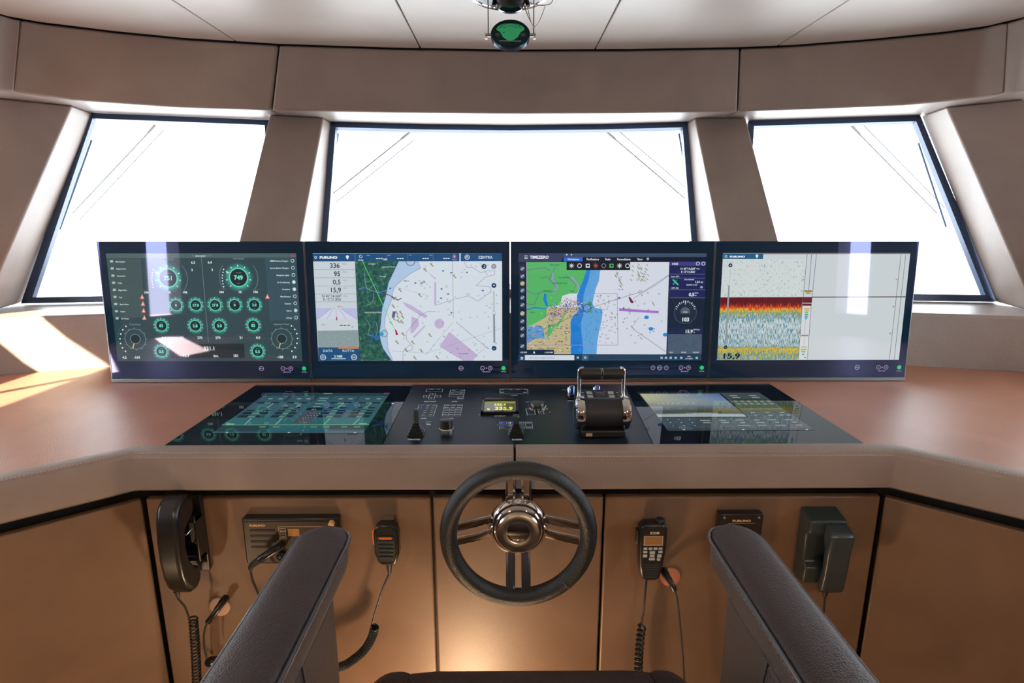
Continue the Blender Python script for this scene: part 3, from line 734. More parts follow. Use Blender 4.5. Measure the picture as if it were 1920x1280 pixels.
# left data column
d.poly([(104, 238), (462, 238), (495, 950), (145, 950)], PNL, 3)
for k, (t, lb, y) in enumerate((('336', 'HDG', 292), ('95', 'COG', 360), ('0,5', 'SOG', 428), ('15,9', 'DPT', 494))):
    d.text(t, 332 + k * 4, y, 40, INK, 4, 'r', bold=.02); d.text(lb, 352 + k * 4, y - 28, 12, GRY, 4); d.line([(108 + k * 4, y + 14), (465 + k * 3, y + 14)], 3, GRY, 4)
d.text("N 45\u00b014,269'", 345, 536, 22, INK, 4, 'r'); d.text("E 12\u00b021,826'", 347, 563, 22, INK, 4, 'r'); d.text('POS', 366, 532, 12, GRY, 4)
d.line([(120, 574), (475, 574)], 3, GRY, 4)
d.poly([(128, 625), (478, 625), (484, 718), (134, 718)], scr(180, 186, 216), 4); d.poly([(262, 628), (340, 628), (475, 718), (140, 718)], scr(205, 208, 222), 5)
for a, b in (((300, 630), (305, 718)), ((280, 630), (220, 718)), ((322, 630), (390, 718)), ((262, 628), (140, 718)), ((340, 628), (475, 718))): d.line([a, b], 2.5, scr(120, 124, 170), 6)
d.poly([(300, 715), (306, 690), (313, 715), (306, 732)], scr(160, 50, 70), 7); d.text('WPT 1', 310, 620, 13, scr(190, 60, 70), 5); d.text('XTE', 175, 770, 13, GRY, 4)
for x in (335, 365, 397): d.line([(x, 768), (x + 20, 768)], 8, INK, 4)
d.text('NM', 428, 786, 11, GRY, 4)
d.poly([(141, 812), (487, 808), (492, 948), (148, 950)], scr_noise('grey_speckle', [(0.3, (120, 140, 145)), (0.7, (150, 166, 168))], 90, 3), 4)
d.poly([(146, 950), (495, 950), (500, 1062), (150, 1062)], NAVY, 4); d.poly([(320, 944), (494, 944), (494, 962), (320, 962)], scr(190, 130, 90), 5)
d.text('DATA', 230, 988, 22, scr(190, 210, 220), 5, 'c'); d.text('ROTTA', 405, 988, 22, scr(190, 210, 220), 5, 'c')
d.text('2 NM', 318, 1034, 22, WH, 5, 'c', bold=.02); d.line([(262, 1044), (382, 1044)], 5, WH, 5)
for x, t in ((189, '3D'), (454, 'NU')): d.ring(x, 1032, 23, 5, WH, 5); d.text(t, x, 1040, 16, WH, 5, 'c')
# top bar
d.poly([(100, 172), (1722, 172), (1722, 238), (104, 238)], NAVY, 6); d.text('FURUNO', 160, 214, 18, scr(235, 240, 245), 7, bold=.05, w=1.45)
d.ring(126, 205, 9, 4, WH, 7); d.disc(398, 200, 13, WH, 7); d.poly([(387, 206), (409, 206), (398, 226)], WH, 7)
d.line([(462, 175), (465, 236)], 3, GRY, 7); d.ring(512, 198, 12, 4, WH, 7, 60, 400); d.text('Naviga', 512, 232, 12, WH, 7, 'c')
for x in (655, 835, 1052, 1230):
    for k in range(3): d.line([(x - 10 + k * 20, 215), (x + 2 + k * 20, 215)], 6, WH, 7)
    d.line([(x + 78, 176), (x + 82, 236)], 2, GRY, 7)
for x, t in ((578, 'RNG'), (756, 'BRG'), (935, 'TTG'), (1112, 'ETA')): d.text(t, x, 193, 9, scr(170, 190, 210), 7, 'c')
d.text('NM', 702, 230, 17, WH, 7); d.ring(1315, 198, 14, 4, scr(200, 110, 120), 7); d.poly([(1306, 204), (1324, 204), (1315, 190)], scr(220, 200, 210), 7); d.text('STOP', 1315, 230, 12, scr(170, 160, 190), 7, 'c')
d.rect(1358, 172, 1368, 238, scr(200, 225, 240), 8); d.text('CENTRA', 1580, 217, 22, scr(225, 235, 240), 7, 'c'); d.ring(1424, 205, 19, 5, WH, 7); d.ring(1424, 205, 8, 4, WH, 7)
d.disc(1568, 282, 22, scr(28, 58, 90), 6); d.ring(1568, 282, 9, 4, WH, 7, -120, 90); d.disc(1652, 282, 22, GRY, 6); d.ring(1652, 282, 9, 3, SEA, 7)
for y, t in ((440, '+'), (960, '-')): d.disc(1652, y, 21, scr(28, 58, 90), 6); d.text(t, 1652, y + 9, 20, WH, 7, 'c', bold=.04)
d.line([(1652, 490), (1652, 660)], 15, scr(180, 190, 195), 5); d.line([(1652, 660), (1655, 912)], 16, GRY, 5); d.disc(1652, 668, 13, SEA, 6); d.ring(1652, 668, 13, 3, GRY, 6)
d.build('screen', r2, 'chart with green land on the left and pale sea')

# ---- screen 3: navigation software
r3, O3 = display(2, 'third big screen from the left, chart with bright green land and blue water')
d = screen(O3, [(106, 170), (1708, 168), (1652, 1052), (106, 1058)])
SEA3 = scr(206, 212, 224); LAND = scr(84, 176, 100); SAND = scr(186, 176, 132); BL1 = scr(28, 122, 205); BL2 = scr(92, 158, 212); SLATE = scr(18, 34, 54)
d.poly([(106, 170), (1708, 168), (1652, 1052), (106, 1058)], SLATE, 0)
d.poly([(175, 245), (1390, 243), (1358, 1005), (178, 1005)], SEA3, 1)
sh_out = [(815, 245), (800, 330), (790, 400), (765, 460), (745, 540), (735, 590), (760, 625), (810, 630), (822, 660), (810, 740), (790, 820), (775, 910), (768, 1005)]
sh_mid = [(735, 245), (715, 330), (700, 400), (680, 450), (660, 520), (655, 590), (665, 625), (655, 680), (640, 740), (640, 820), (650, 900), (655, 960), (650, 1005)]
lnd = [(705, 245), (680, 330), (655, 400), (632, 450), (605, 520), (602, 590), (620, 640), (570, 690), (548, 740), (550, 820), (548, 900), (545, 960), (548, 1005)]
for i in range(12):
    d.poly([sh_mid[i], sh_out[i], sh_out[i + 1], sh_mid[i + 1]], BL2, 2); d.poly([lnd[i], sh_mid[i], sh_mid[i + 1], lnd[i + 1]], BL1, 2)
d.poly([(178, 245), (705, 245), (680, 330), (655, 400), (632, 450), (605, 505), (540, 505), (480, 525), (460, 600), (350, 620), (340, 700), (250, 750), (178, 780)], LAND, 2)
d.poly([(178, 780), (250, 750), (340, 700), (350, 620), (620, 620), (570, 690), (548, 740), (550, 1005), (178, 1005)], SAND, 2)
d.poly([(178, 780), (280, 765), (320, 790), (330, 880), (260, 870), (178, 920)], scr(96, 150, 200), 3)
d.poly([(345, 880), (360, 760), (440, 780), (500, 690), (520, 650), (430, 760), (370, 860)], LAND, 3)
d.poly([(325, 505), (345, 510), (345, 560), (360, 605), (340, 610), (318, 560)], BL1, 3); d.line([(178, 640), (240, 622), (340, 630)], 10, BL1, 3)
for pts in ([(290, 380), (340, 365), (370, 385), (400, 330), (420, 280)], [(370, 385), (400, 420), (430, 460), (420, 490), (330, 490)], [(178, 310), (260, 300), (330, 290), (380, 320)], [(505, 350), (540, 380), (600, 430), (580, 460)], [(178, 480), (240, 510), (320, 490)], [(178, 590), (240, 600), (280, 500)]): d.line(pts, 6, scr(100, 110, 140), 3)
d.line([(400, 330), (395, 390), (435, 450), (410, 500)], 14, scr(140, 150, 190), 3); d.line([(560, 370), (600, 420), (620, 460)], 16, scr(140, 150, 190), 3)
rnd = random.Random(5)
cols = [scr(40, 50, 70), scr(60, 90, 170), scr(150, 90, 160), scr(210, 215, 200), scr(190, 180, 70), scr(50, 120, 90), scr(30, 70, 190), scr(180, 70, 80)]
for k in range(620):
    a = rnd.random(); b = rnd.gauss(0, 1)
    x = 350 + 300 * a + rnd.gauss(0, 22); y = 640 + (1 - a) * 70 - 60 * math.sin(a * 3) + rnd.gauss(0, 38)
    d.rect(x, y, x + rnd.uniform(3, 12), y + rnd.uniform(3, 8), cols[k % 8], 4)
for k in range(120):
    x = rnd.uniform(178, 540); y = rnd.uniform(770, 990); d.rect(x, y, x + rnd.uniform(4, 20), y + rnd.uniform(3, 7), cols[(k * 3) % 8], 4)
for k in range(26):
    x = 470 + 12 * (k % 6) + rnd.uniform(-8, 8); y = 740 + 9 * k; d.text('1 0,6', x - 10, y, 9, INK, 4) if k % 3 == 0 and y < 930 else None
d.ring(690, 625, 34, 6, scr(70, 40, 80), 5); d.disc(715, 590, 22, scr(60, 140, 90), 5, 7); d.disc(725, 655, 14, scr(70, 160, 80), 5, 5)
for t, x, y in (('Valle di Sopra', 375, 272), ('Can. di Burchio', 450, 378), ('Valle di Santo Croce', 400, 424), ('Valle Brenta', 315, 488), ('Caselle', 540, 490), ('Canale', 205, 665), ('Lungo Sant', 215, 880), ('Sottomarina', 350, 962)): d.text(t, x, y, 12, scr(22, 40, 30), 5, w=.85)
for pts in ([(740, 505), (945, 505), (950, 930), (180, 930)],): d.line(pts, 4, scr(160, 120, 190), 5)
d.line([(178, 860), (760, 610), (960, 545), (1180, 480), (1385, 350)], 3, INK, 5); d.line([(1080, 545), (1280, 430), (1390, 350)], 3, scr(110, 110, 120), 5)
d.line([(1070, 780), (1130, 700)], 3, GRY, 5); d.line([(1085, 800), (1350, 980)], 3, scr(60, 70, 60), 5); d.line([(1060, 770), (1090, 805)], 6, OLV, 5); d.line([(1240, 570), (1262, 605)], 6, OLV, 5)
d.poly([(960, 625), (1296, 648), (1296, 668), (960, 648)], scr(160, 110, 195), 5)
d.poly([(1040, 535), (1052, 530), (1085, 575), (1075, 585), (1060, 580)], scr(110, 20, 60), 5)
for x, y in ((1193, 700), (1230, 795), (1350, 843)): d.disc(x, y, 21, scr(30, 130, 205), 5, 18, 16)
d.disc(962, 541, 12, scr(40, 110, 170), 5, 12, 9); d.ring(1140, 490, 14, 4, scr(160, 120, 190), 5); d.poly([(1000, 612), (1010, 635), (990, 635)], scr(40, 60, 60), 5)
for k in range(56):
    x, y = rnd.uniform(760, 940), rnd.uniform(520, 920); d.text(str(rnd.choice([10, 11, 12, 13, 14])), x, y, 12, INK, 5, 'c')
for k in range(34):
    x, y = rnd.uniform(960, 1340), rnd.uniform(330, 990); d.text(str(rnd.choice([15, 16, 17, 18])), x, y, 12, INK, 4, 'c')
for k in range(34):
    x, y = rnd.gauss(1150, 35), rnd.uniform(260, 400); d.line([(x - 7, y - 7), (x + 7, y + 6)], 5, OLV, 5)
    if k < 14: x = 940 + k * 3 + rnd.uniform(-16, 16); y = 330 + k * 9; d.line([(x - 7, y - 7), (x + 7, y + 6)], 5, OLV, 5)
for k in range(16): d.text('<', rnd.uniform(570, 640), 640 + k * 20, 10, scr(60, 70, 160), 5)
for k in range(24): d.text(str(rnd.choice([4, 5, 6, 8])), rnd.uniform(670, 770), 680 + k * 13 if k < 20 else rnd.uniform(330, 500), 9, scr(40, 60, 120), 5)
# left tool column and bars
d.rect(110, 262, 172, 965, scr(22, 38, 58), 5)
for k, y in enumerate((300, 362, 422, 480, 540, 600, 670, 735, 795, 852, 940)):
    d.disc(140, y, 20, scr(170, 160, 100) if k in (2, 6) else scr(84, 100, 118), 6, 16); d.line([(128, y + 8), (152, y - 10)], 6, scr(205, 212, 215), 7)
d.rect(106, 968, 408, 1008, scr(24, 42, 62), 6); d.text('1:50.000', 118, 996, 13, WH, 7); d.text('1,140 NM', 325, 996, 13, WH, 7); d.poly([(240, 978), (250, 998), (230, 998)], WH, 7)
d.poly([(106, 1008), (1655, 1005), (1652, 1052), (106, 1058)], scr(28, 62, 88), 6); d.rect(162, 1012, 580, 1054, scr(206, 212, 222), 7); d.text('Scrivi qui per eseguire la ricerca', 205, 1040, 13, scr(110, 120, 130), 8, w=.9)
for x in (126, 138):
    for y in (1028, 1040): d.rect(x, y, x + 9, y + 9, WH, 7)
d.rect(645, 1010, 700, 1056, scr(60, 92, 116), 7)
for x in (610, 672, 1318, 1355, 1395, 1437, 1484, 1615): d.rect(x - 10, 1024, x + 10, 1040, scr(160, 185, 200), 8)
d.text('14:00', 1548, 1026, 10, WH, 8, 'c'); d.text('21/11/2019', 1548, 1044, 10, WH, 8, 'c')
d.poly([(106, 170), (500, 170), (470, 240), (106, 244)], scr(52, 62, 92), 6); d.text('TIMEZERO', 204, 215, 24, scr(235, 238, 245), 7, bold=.03)
for y in (192, 203, 214): d.line([(158, y), (184, y)], 4, WH, 7)
d.poly([(495, 172), (1706, 170), (1704, 200), (490, 202)], scr(60, 78, 104), 6); d.poly([(490, 202), (1704, 200), (1702, 240), (478, 242)], scr(16, 24, 44), 6)
d.rect(492, 204, 652, 238, scr(40, 100, 205), 7)
for t, x in (('Navigazione', 574), ('Pianificazione', 738), ('Radar', 868), ('Personalizzato', 1003), ('Viaggi', 1138)): d.text(t, x, 228, 17, WH, 8, 'c', bold=.02, w=.82)
d.disc(1207, 217, 11, scr(160, 170, 180), 8); d.disc(518, 182, 7, WH, 8, 6); d.disc(558, 182, 6, WH, 8, 6)
d.rect(516, 240, 1056, 310, scr(16, 22, 32), 8)
for k, x in enumerate((558, 626, 696, 764, 832, 898, 966, 1034)):
    c = (WH, WH, WH, scr(190, 80, 70), GRY, scr(70, 190, 90), WH, WH)[k]
    if k % 3 == 0:
        for a in range(0, 180, 45): d.spoke(x, 274, -22, 22, a, 4, c, 9)
    elif k % 3 == 1: d.ring(x, 274, 17, 5, c, 9)
    else: d.rect(x - 17, 258, x + 17, 290, c, 9); d.rect(x - 9, 264, x + 12, 280, scr(16, 22, 32), 10)
# right data column
NV = scr(24, 34, 84)
d.poly([(1392, 240), (1702, 240), (1662, 1005), (1358, 1005)], SLATE, 5)
d.poly([(1392, 240), (1702, 240), (1700, 274), (1392, 274)], scr(62, 58, 128), 6); d.text('14:00', 1410, 266, 17, WH, 7, bold=.03); d.ring(1632, 255, 14, 4, WH, 7); d.ring(1678, 255, 14, 4, WH, 7)
d.poly([(1390, 282), (1698, 282), (1690, 535), (1382, 535)], NV, 6)
d.text("N 45\u00b014,269'", 1610, 306, 17, WH, 7, 'r', bold=.02); d.text("E 12\u00b021,826'", 1608, 332, 17, WH, 7, 'r', bold=.02); d.text('POS', 1618, 304, 11, WH, 7)
for y in (342, 376, 472, 538): d.line([(1392, y), (1690, y)], 3, scr(120, 125, 170), 7)
d.text('Stato GPS', 1404, 368, 12, WH, 7); d.text('Accuratezza', 1598, 392, 12, WH, 7, 'r'); d.text('1,24 m', 1672, 416, 18, WH, 7, 'r', bold=.02); d.text('Satelliti in uso', 1625, 436, 12, WH, 7, 'r'); d.text('10', 1670, 459, 17, WH, 7, 'r', bold=.02); d.text('GPS OK', 1405, 464, 13, WH, 7)
d.line([(1420, 390), (1462, 430)], 12, scr(60, 200, 120), 7); d.line([(1448, 392), (1420, 430)], 8, scr(60, 160, 140), 7)
d.text('0,5', 1598, 524, 28, WH, 7, 'r', bold=.03); d.text('SOG', 1602, 504, 11, WH, 7); d.text('kn', 1602, 524, 12, WH, 7)
d.disc(1522, 660, 102, scr(26, 40, 60), 6, 36); d.ring(1522, 660, 98, 5, scr(60, 84, 104), 7); d.disc(1520, 655, 42, scr(78, 90, 104), 7); d.rect(1475, 668, 1565, 700, scr(26, 40, 60), 8)
for k in range(13): d.spoke(1522, 650, 78, 96 if k % 2 else 88, 15 + k * 12.5, 6, WH, 8)
d.spoke(1522, 650, 60, 96, 92, 5, WH, 9); d.text('COG', 1520, 662, 12, WH, 9, 'c'); d.text('103', 1520, 732, 32, WH, 8, 'c', bold=.04)
d.poly([(1378, 785), (1665, 785), (1662, 835), (1376, 835)], scr(22, 38, 72), 6); d.text('15,9', 1582, 828, 28, WH, 7, 'r', bold=.03); d.text('DPT(U)', 1588, 806, 12, WH, 7); d.text('m', 1588, 826, 12, WH, 7)
d.poly([(1374, 838), (1660, 838), (1655, 1002), (1366, 1002)], scr(72, 88, 108), 6)
for pts in ([(1380, 920), (1420, 890), (1480, 870), (1510, 920), (1560, 940), (1620, 900), (1655, 850)], [(1590, 870), (1585, 930), (1610, 960)]): d.line(pts, 3, scr(48, 62, 84), 7)
for x, t in ((1400, 'BAU'), (1505, 'PANEL'), (1608, 'RADAR')): d.text(t, x, 992, 11, WH, 7, 'c')
d.build('screen', r3, 'chart with green land and toolbars')

# ---- screen 4: echo sounder
r4, O4 = display(3, 'rightmost big screen, white echo sounder with a red and yellow band')
d = screen(O4, [(110, 160), (1705, 165), (1602, 1042), (55, 1050)])
PW = scr(196, 205, 208); LN = scr(90, 92, 96)
SPK = scr_noise('sounder_speckle', [(0.0, (202, 210, 210)), (0.62, (202, 210, 210)), (0.66, (110, 135, 125)), (1.0, (60, 90, 90))], 60, 3, (2.2, 0.5), dist=0.0)
d.poly([(110, 160), (1705, 165), (1602, 1042), (55, 1050)], PW, 0)
d.poly([(110, 162), (1704, 166), (1703, 173), (109, 170)], scr(120, 25, 40), 2)
d.poly([(108, 212), (828, 212), (798, 530), (87, 530)], SPK, 1); d.poly([(87, 530), (868, 530), (750, 1045), (55, 1050)], PW, 1)
d.poly([(87, 530), (790, 530), (752, 1043), (55, 1050)], scr_echo(), 2)
d.poly([(790, 530), (872, 530), (865, 598), (786, 598)], scr(95, 25, 35), 3)
d.line([(790, 577), (868, 577)], 5, WH, 4)
d.line([(868, 527), (1665, 525)], 8, scr(60, 35, 35), 4); d.line([(86, 531), (870, 529)], 6, scr(90, 25, 30), 4)
for a, b in (((830, 175), (795, 530)), ((868, 175), (842, 470)), ((909, 175), (870, 530)), ((786, 600), (752, 1040)), ((862, 600), (828, 1040)), ((1625, 180), (1522, 1040)), ((1665, 180), (1562, 1040))): d.line([a, b], 4, LN, 4)
d.poly([(755, 1040), (786, 600), (862, 600), (828, 1040)], scr(206, 212, 214), 3)
for x, y, w, c in ((838, 477, 60, (120, 90, 50)), (838, 495, 34, (40, 160, 140)), (835, 488, 46, (220, 180, 60)), (825, 625, 44, (200, 170, 50)), (823, 640, 34, (180, 180, 60)), (822, 655, 20, (110, 170, 90)), (822, 672, 26, (50, 140, 170)), (820, 690, 22, (50, 140, 180)), (818, 705, 12, (60, 150, 190)), (806, 844, 56, (170, 110, 80)), (798, 940, 44, (200, 180, 60)), (796, 960, 48, (180, 170, 50)), (794, 978, 30, (110, 170, 80)), (792, 1000, 14, (60, 150, 180)), (808, 1025, 10, (60, 150, 180))):
    d.line([(x - w / 2, y), (x + w / 2, y)], 11, scr(*c), 5)
d.line([(822, 610), (797, 930)], 3, scr(120, 160, 190), 4)
for x, y, t in ((792, 390, '10'), (770, 612, '20'), (750, 832, '30'), (1585, 388, '10'), (1558, 610, '20'), (1530, 830, '30')): d.text(t, x, y, 12, LN, 5, 'c', bold=.03)
d.line([(172, 290), (162, 410)], 13, scr(190, 198, 200), 5); d.line([(160, 425), (130, 912)], 15, scr(138, 150, 156), 5); d.disc(160, 418, 12, PW, 6)
for x, y, t in ((172, 262, '+'), (128, 942, '-')): d.disc(x, y, 17, scr(22, 54, 84), 6); d.text(t, x, y + 8, 16, WH, 7, 'c', bold=.03)
d.text('15,9', 172, 1036, 46, scr(14, 20, 22), 6, 'c', bold=.03, w=1.45)
d.poly([(110, 166), (455, 168), (452, 210), (107, 208)], scr(24, 92, 128), 6); d.text('FURUNO', 166, 197, 14, scr(235, 240, 245), 7, bold=.05, w=1.6); d.ring(134, 188, 9, 4, WH, 7); d.disc(400, 184, 12, WH, 7); d.poly([(390, 190), (410, 190), (400, 206)], WH, 7)
d.build('screen', r4, 'white screen with a red to yellow seabed echo')

# ==================================================================================== FLUSH GLASS AND CONTROL PLATE
GZ = ZT + 0.0005
def flushdraw(step=0.00010):
    O = W(0, 0, GZ + 0.0003)
    def f(px, py):
        p = atz(px, py, GZ + 0.0003); return (p.x, p.y)
    return Draw(O, (1, 0, 0), (0, 1, 0), f, 0.00108, (1, 1), step=step)
fl = empty('flush_display', W(-0.52, 1.37, ZT), 'flat glass touchscreen sunk in the console left of the joysticks, showing teal panels', 'display')
MB().prism([W(x, y, ZT - 0.029) for x, y in ((-0.7585, 1.126), (-0.288, 1.126), (-0.296, 1.5965), (-0.7585, 1.5965))], (0, 0, 0.0295)).build('glass_top', M_FLUSH, fl, smooth=False)
frr = empty('flush_display', W(0.54, 1.37, ZT), 'flat glass touchscreen sunk in the console right of the throttle, showing a pale landscape', 'display')
MB().prism([W(x, y, ZT - 0.029) for x, y in ((0.302, 1.126), (0.7635, 1.126), (0.7635, 1.5965), (0.333, 1.5965))], (0, 0, 0.0295)).build('glass_top', M_FLUSH, frr, smooth=False)
cp = empty('control_panel', W(0, 1.37, ZT), 'matt black control plate between the two sunken touchscreens, with small keypads', 'control panel')
MB().prism([W(x, y, ZT - 0.029) for x, y in ((-0.2865, 1.126), (0.3005, 1.126), (0.3315, 1.5965), (-0.2945, 1.5965))], (0, 0, 0.0295)).build('plate', M_CPLATE, cp, smooth=False)
MB().prism([W(x, y, ZT - 0.028) for x, y in ((-0.76, 1.1255), (0.765, 1.1255), (0.765, 1.1245), (-0.76, 1.1245))], (0, 0, 0.028)).build('seal', M_GAP, cp, smooth=False)

# left flush screen artwork, full-image reading coordinates from a crop of scale 5.647 at (400,720)
d = flushdraw()
def A(x, y): return (400 + x / 5.647, 720 + y / 5.647)
def AP(*pts): return [A(*p) for p in pts]
fs = lambda r, g, b: scr(r, g, b, 0.72, True)
TQ = fs(44, 108, 112); TQ2 = fs(56, 92, 104); DKP = fs(16, 36, 48); BGF = fs(40, 66, 76); LG = fs(130, 195, 130)
d.poly(AP((565, 90), (1870, 93), (1590, 518), (-10, 518)), BGF, 0)
d.poly(AP((470, 190), (1800, 190), (1645, 430), (90, 430)), TQ, 1)
d.poly(AP((90, 436), (1640, 436), (1600, 500), (30, 500)), fs(30, 62, 70), 1)
d.poly(AP((600, 436), (1240, 436), (1210, 500), (560, 500)), fs(38, 100, 108), 2)
for (x0, x1, b0, b1) in ((530, 800, 200, 560), (840, 1085, 560, 850), (1275, 1540, 1060, 1370), (1555, 1850, 1390, 1665)):
    d.poly(AP((x0, 125), (x1, 125), (b1, 362), (b0, 362)), TQ2, 2)
    for (t0, t1, w0, w1) in ((0.27, 0.34, .1, .9), (0.50, 0.56, .2, .85), (0.62, 0.68, .1, .9), (0.72, 0.82, .1, .9), (0.86, 0.96, .1, .9)):
        if x0 == 530 and t0 == 0.50: continue
        def X(t, w): a = x0 + (b0 - x0) * t; b = x1 + (b1 - x1) * t; return (a + (b - a) * w, 125 + 237 * t)
        d.poly(AP(X(t0, w0), X(t0, w1), X(t1, w1), X(t1, w0)), DKP, 3)
        d.poly(AP(X(t0 + .02, .4), X(t0 + .02, .62), X(t1 + .01, .62), X(t1 + .01, .4)), fs(90, 140, 125), 4)
    for w in (.2, .6): d.poly(AP(*[(x0 + (x1 - x0) * w + a, 150 + b) for a, b in ((0, 0), (45, 0), (40, 12), (-5, 12))]), fs(130, 160, 150), 4)
    xm = (b0 + b1) / 2; g = fs(90, 215, 110) if x0 == 1275 else fs(150, 185, 180)
    d.line([A(xm + 20, 366), A(xm - 45, 428)], 2.6, g, 4); d.line([A((x0 + x1) / 2 - 30, 205), A((x0 + x1) / 2 - 90, 250)], 2.2, g, 5)
d.poly(AP((1120, 130), (1260, 130), (1020, 415), (830, 415)), TQ2, 2); d.poly(AP((1000, 250), (1180, 250), (1150, 278), (970, 278)), DKP, 3); d.poly(AP((950, 295), (1130, 295), (1020, 412), (835, 412)), fs(72, 78, 90), 3)
for i in range(5):
    for j in range(4): d.disc(*A(1030 + j * 32 - i * 27, 308 + i * 24), 1.3, fs(200, 210, 210), 5, 6)
for y in (100, 150, 175, 208, 238): d.poly(AP((1175 - (y - 95) * .8, y - 4), (1270 - (y - 95) * .9, y - 4), (1262 - (y - 95) * .9, y + 5), (1165 - (y - 95) * .8, y + 5)), fs(110, 165, 160), 4)
d.text('21.6', *A(1062, 272), 4.5, fs(200, 215, 205), 5, 'c')
d.line([A(95, 433), A(1645, 430)], 2.2, LG, 4); d.poly(AP((140, 418), (228, 418), (218, 430), (130, 430)), LG, 4); d.poly(AP((1545, 414), (1630, 414), (1625, 426), (1540, 426)), LG, 4)
for x in (520, 665, 1060, 1190, 1385, 1520): d.poly(AP((x - 30, 448), (x + 38, 448), (x + 30, 460), (x - 38, 460)), fs(110, 140, 130), 4)
d.poly(AP((1810, 93), (1868, 93), (1862, 102), (1806, 102)), fs(190, 60, 70), 4)
d.poly(AP((30, 502), (1600, 500), (1590, 518), (-10, 518)), fs(58, 88, 92), 2)
for x in (135, 790, 1490): d.poly(AP((x, 510), (x + 25, 510), (x + 22, 518), (x - 3, 518)), fs(200, 210, 210), 4)
d.build('screen', fl, 'teal diagram screen of four breaker columns')
d = flushdraw(0.00003); d.disc(*A(1900, 205), 3.0, scr(200, 215, 235), 4, 12); d.build('indicator_light', fl, 'small white indicator light')

# right flush screen: crop of scale 5.486 at (1190,720)
d = flushdraw()
def A(x, y): return (1190 + x / 5.486, 720 + y / 5.486)
PANEL_ = fs(70, 82, 84)
d.poly(AP((25, 75), (1262, 72), (1850, 470), (345, 480)), PANEL_, 0)
d.poly(AP((25, 75), (1262, 72), (1285, 88), (45, 94)), fs(22, 28, 32), 2)
land = [((225, 222, 170), (200, 200, 160)), ((170, 180, 190), (120, 140, 165))]
def rowc(t, pal):
    for a, b in zip(pal, pal[1:]):
        if a[0] <= t <= b[0]:
            k = (t - a[0]) / (b[0] - a[0]); return tuple(a[1][i] + (b[1][i] - a[1][i]) * k for i in range(3))
    return pal[-1][1]
PL = [(0, (210, 208, 160)), (.25, (200, 200, 160)), (.45, (160, 165, 150)), (.6, (120, 130, 130)), (.75, (62, 72, 64)), (.84, (74, 84, 66)), (.86, (176, 190, 188)), (1, (190, 196, 192))]
PR = [(0, (90, 122, 175)), (.25, (120, 145, 180)), (.45, (130, 150, 165)), (.6, (95, 110, 125)), (.72, (100, 96, 62)), (.84, (86, 88, 70)), (.86, (170, 186, 190)), (1, (180, 190, 192))]
NR, NC = 22, 14
for i in range(NR):
    for j in range(NC):
        def pt(r, c):
            t = r / NR; w = c / NC; y = 100 + 238 * t; x0 = 55 + 188 * t; x1 = 868 + 290 * t; return (x0 + (x1 - x0) * w, y)
        t = (i + .5) / NR; w = (j + .5) / NC
        tt = t + 0.03 * math.cos((w - .5) * 6) * (t > .5)
        cl = rowc(min(1, max(0, tt - .02 + .04 * abs(w - .4))), PL); cr_ = rowc(min(1, max(0, tt)), PR); c = [int((cl[k] * (1 - w) + cr_[k] * w) / 4) * 4 for k in range(3)]
        d.poly(AP(pt(i, j), pt(i, j + 1), pt(i + 1, j + 1), pt(i + 1, j)), fs(*c), 1)
d.poly(AP((868, 95), (885, 95), (1170, 335), (1155, 338)), fs(14, 18, 22), 2); d.poly(AP((243, 338), (1170, 335), (1176, 343), (250, 346)), fs(14, 18, 22), 2)
d.poly(AP((985, 150), (1350, 150), (1470, 240), (1085, 245)), fs(54, 68, 54), 2)
for i in range(3):
    for j in range(3):
        x = 285 + j * 112 + i * 28; y = 352 + i * 31; d.poly(AP((x, y), (x + 92, y), (x + 115, y + 25), (x + 22, y + 25)), fs(60, 78, 88), 3)
        d.disc(*A(x + 55, y + 13), 1.8, fs(200, 210, 210), 5, 6)
for i in range(2):
    for j in range(6): x = 1010 + j * 68 + i * 30; y = 170 + i * 26; d.poly(AP((x, y), (x + 40, y), (x + 56, y + 16), (x + 16, y + 16)), fs(120, 134, 120), 4)
d.line([A(1100, 258), A(1520, 256)], 2.6, fs(150, 165, 140), 4)
for x, y, w in ((1010, 118, 80), (1210, 118, 80), (1040, 138, 80), (1240, 138, 80), (1210, 292, 50), (1360, 292, 45), (1510, 292, 50), (1240, 320, 20), (1390, 320, 45), (1505, 318, 40), (1580, 318, 40), (720, 374, 100), (900, 374, 70), (1075, 370, 80), (1250, 370, 60), (1410, 366, 90), (1580, 366, 80), (740, 396, 80), (925, 396, 80), (1110, 396, 50), (1290, 396, 90), (1460, 394, 40), (1640, 392, 50), (1120, 426, 130), (1310, 424, 90), (1500, 424, 110), (1690, 422, 60)):
    d.poly(AP((x - w / 2, y - 4), (x + w / 2, y - 4), (x + w / 2 + 8, y + 5), (x - w / 2 + 8, y + 5)), fs(150, 162, 162), 4)
d.poly(AP((320, 456), (1810, 450), (1850, 470), (345, 480)), fs(56, 68, 74), 2)
for x in (490, 1100, 1755): d.poly(AP((x, 464), (x + 25, 464), (x + 32, 474), (x + 7, 474)), fs(190, 200, 200), 4)
d.build('screen', frr, 'screen with a pale landscape picture and grey key rows')

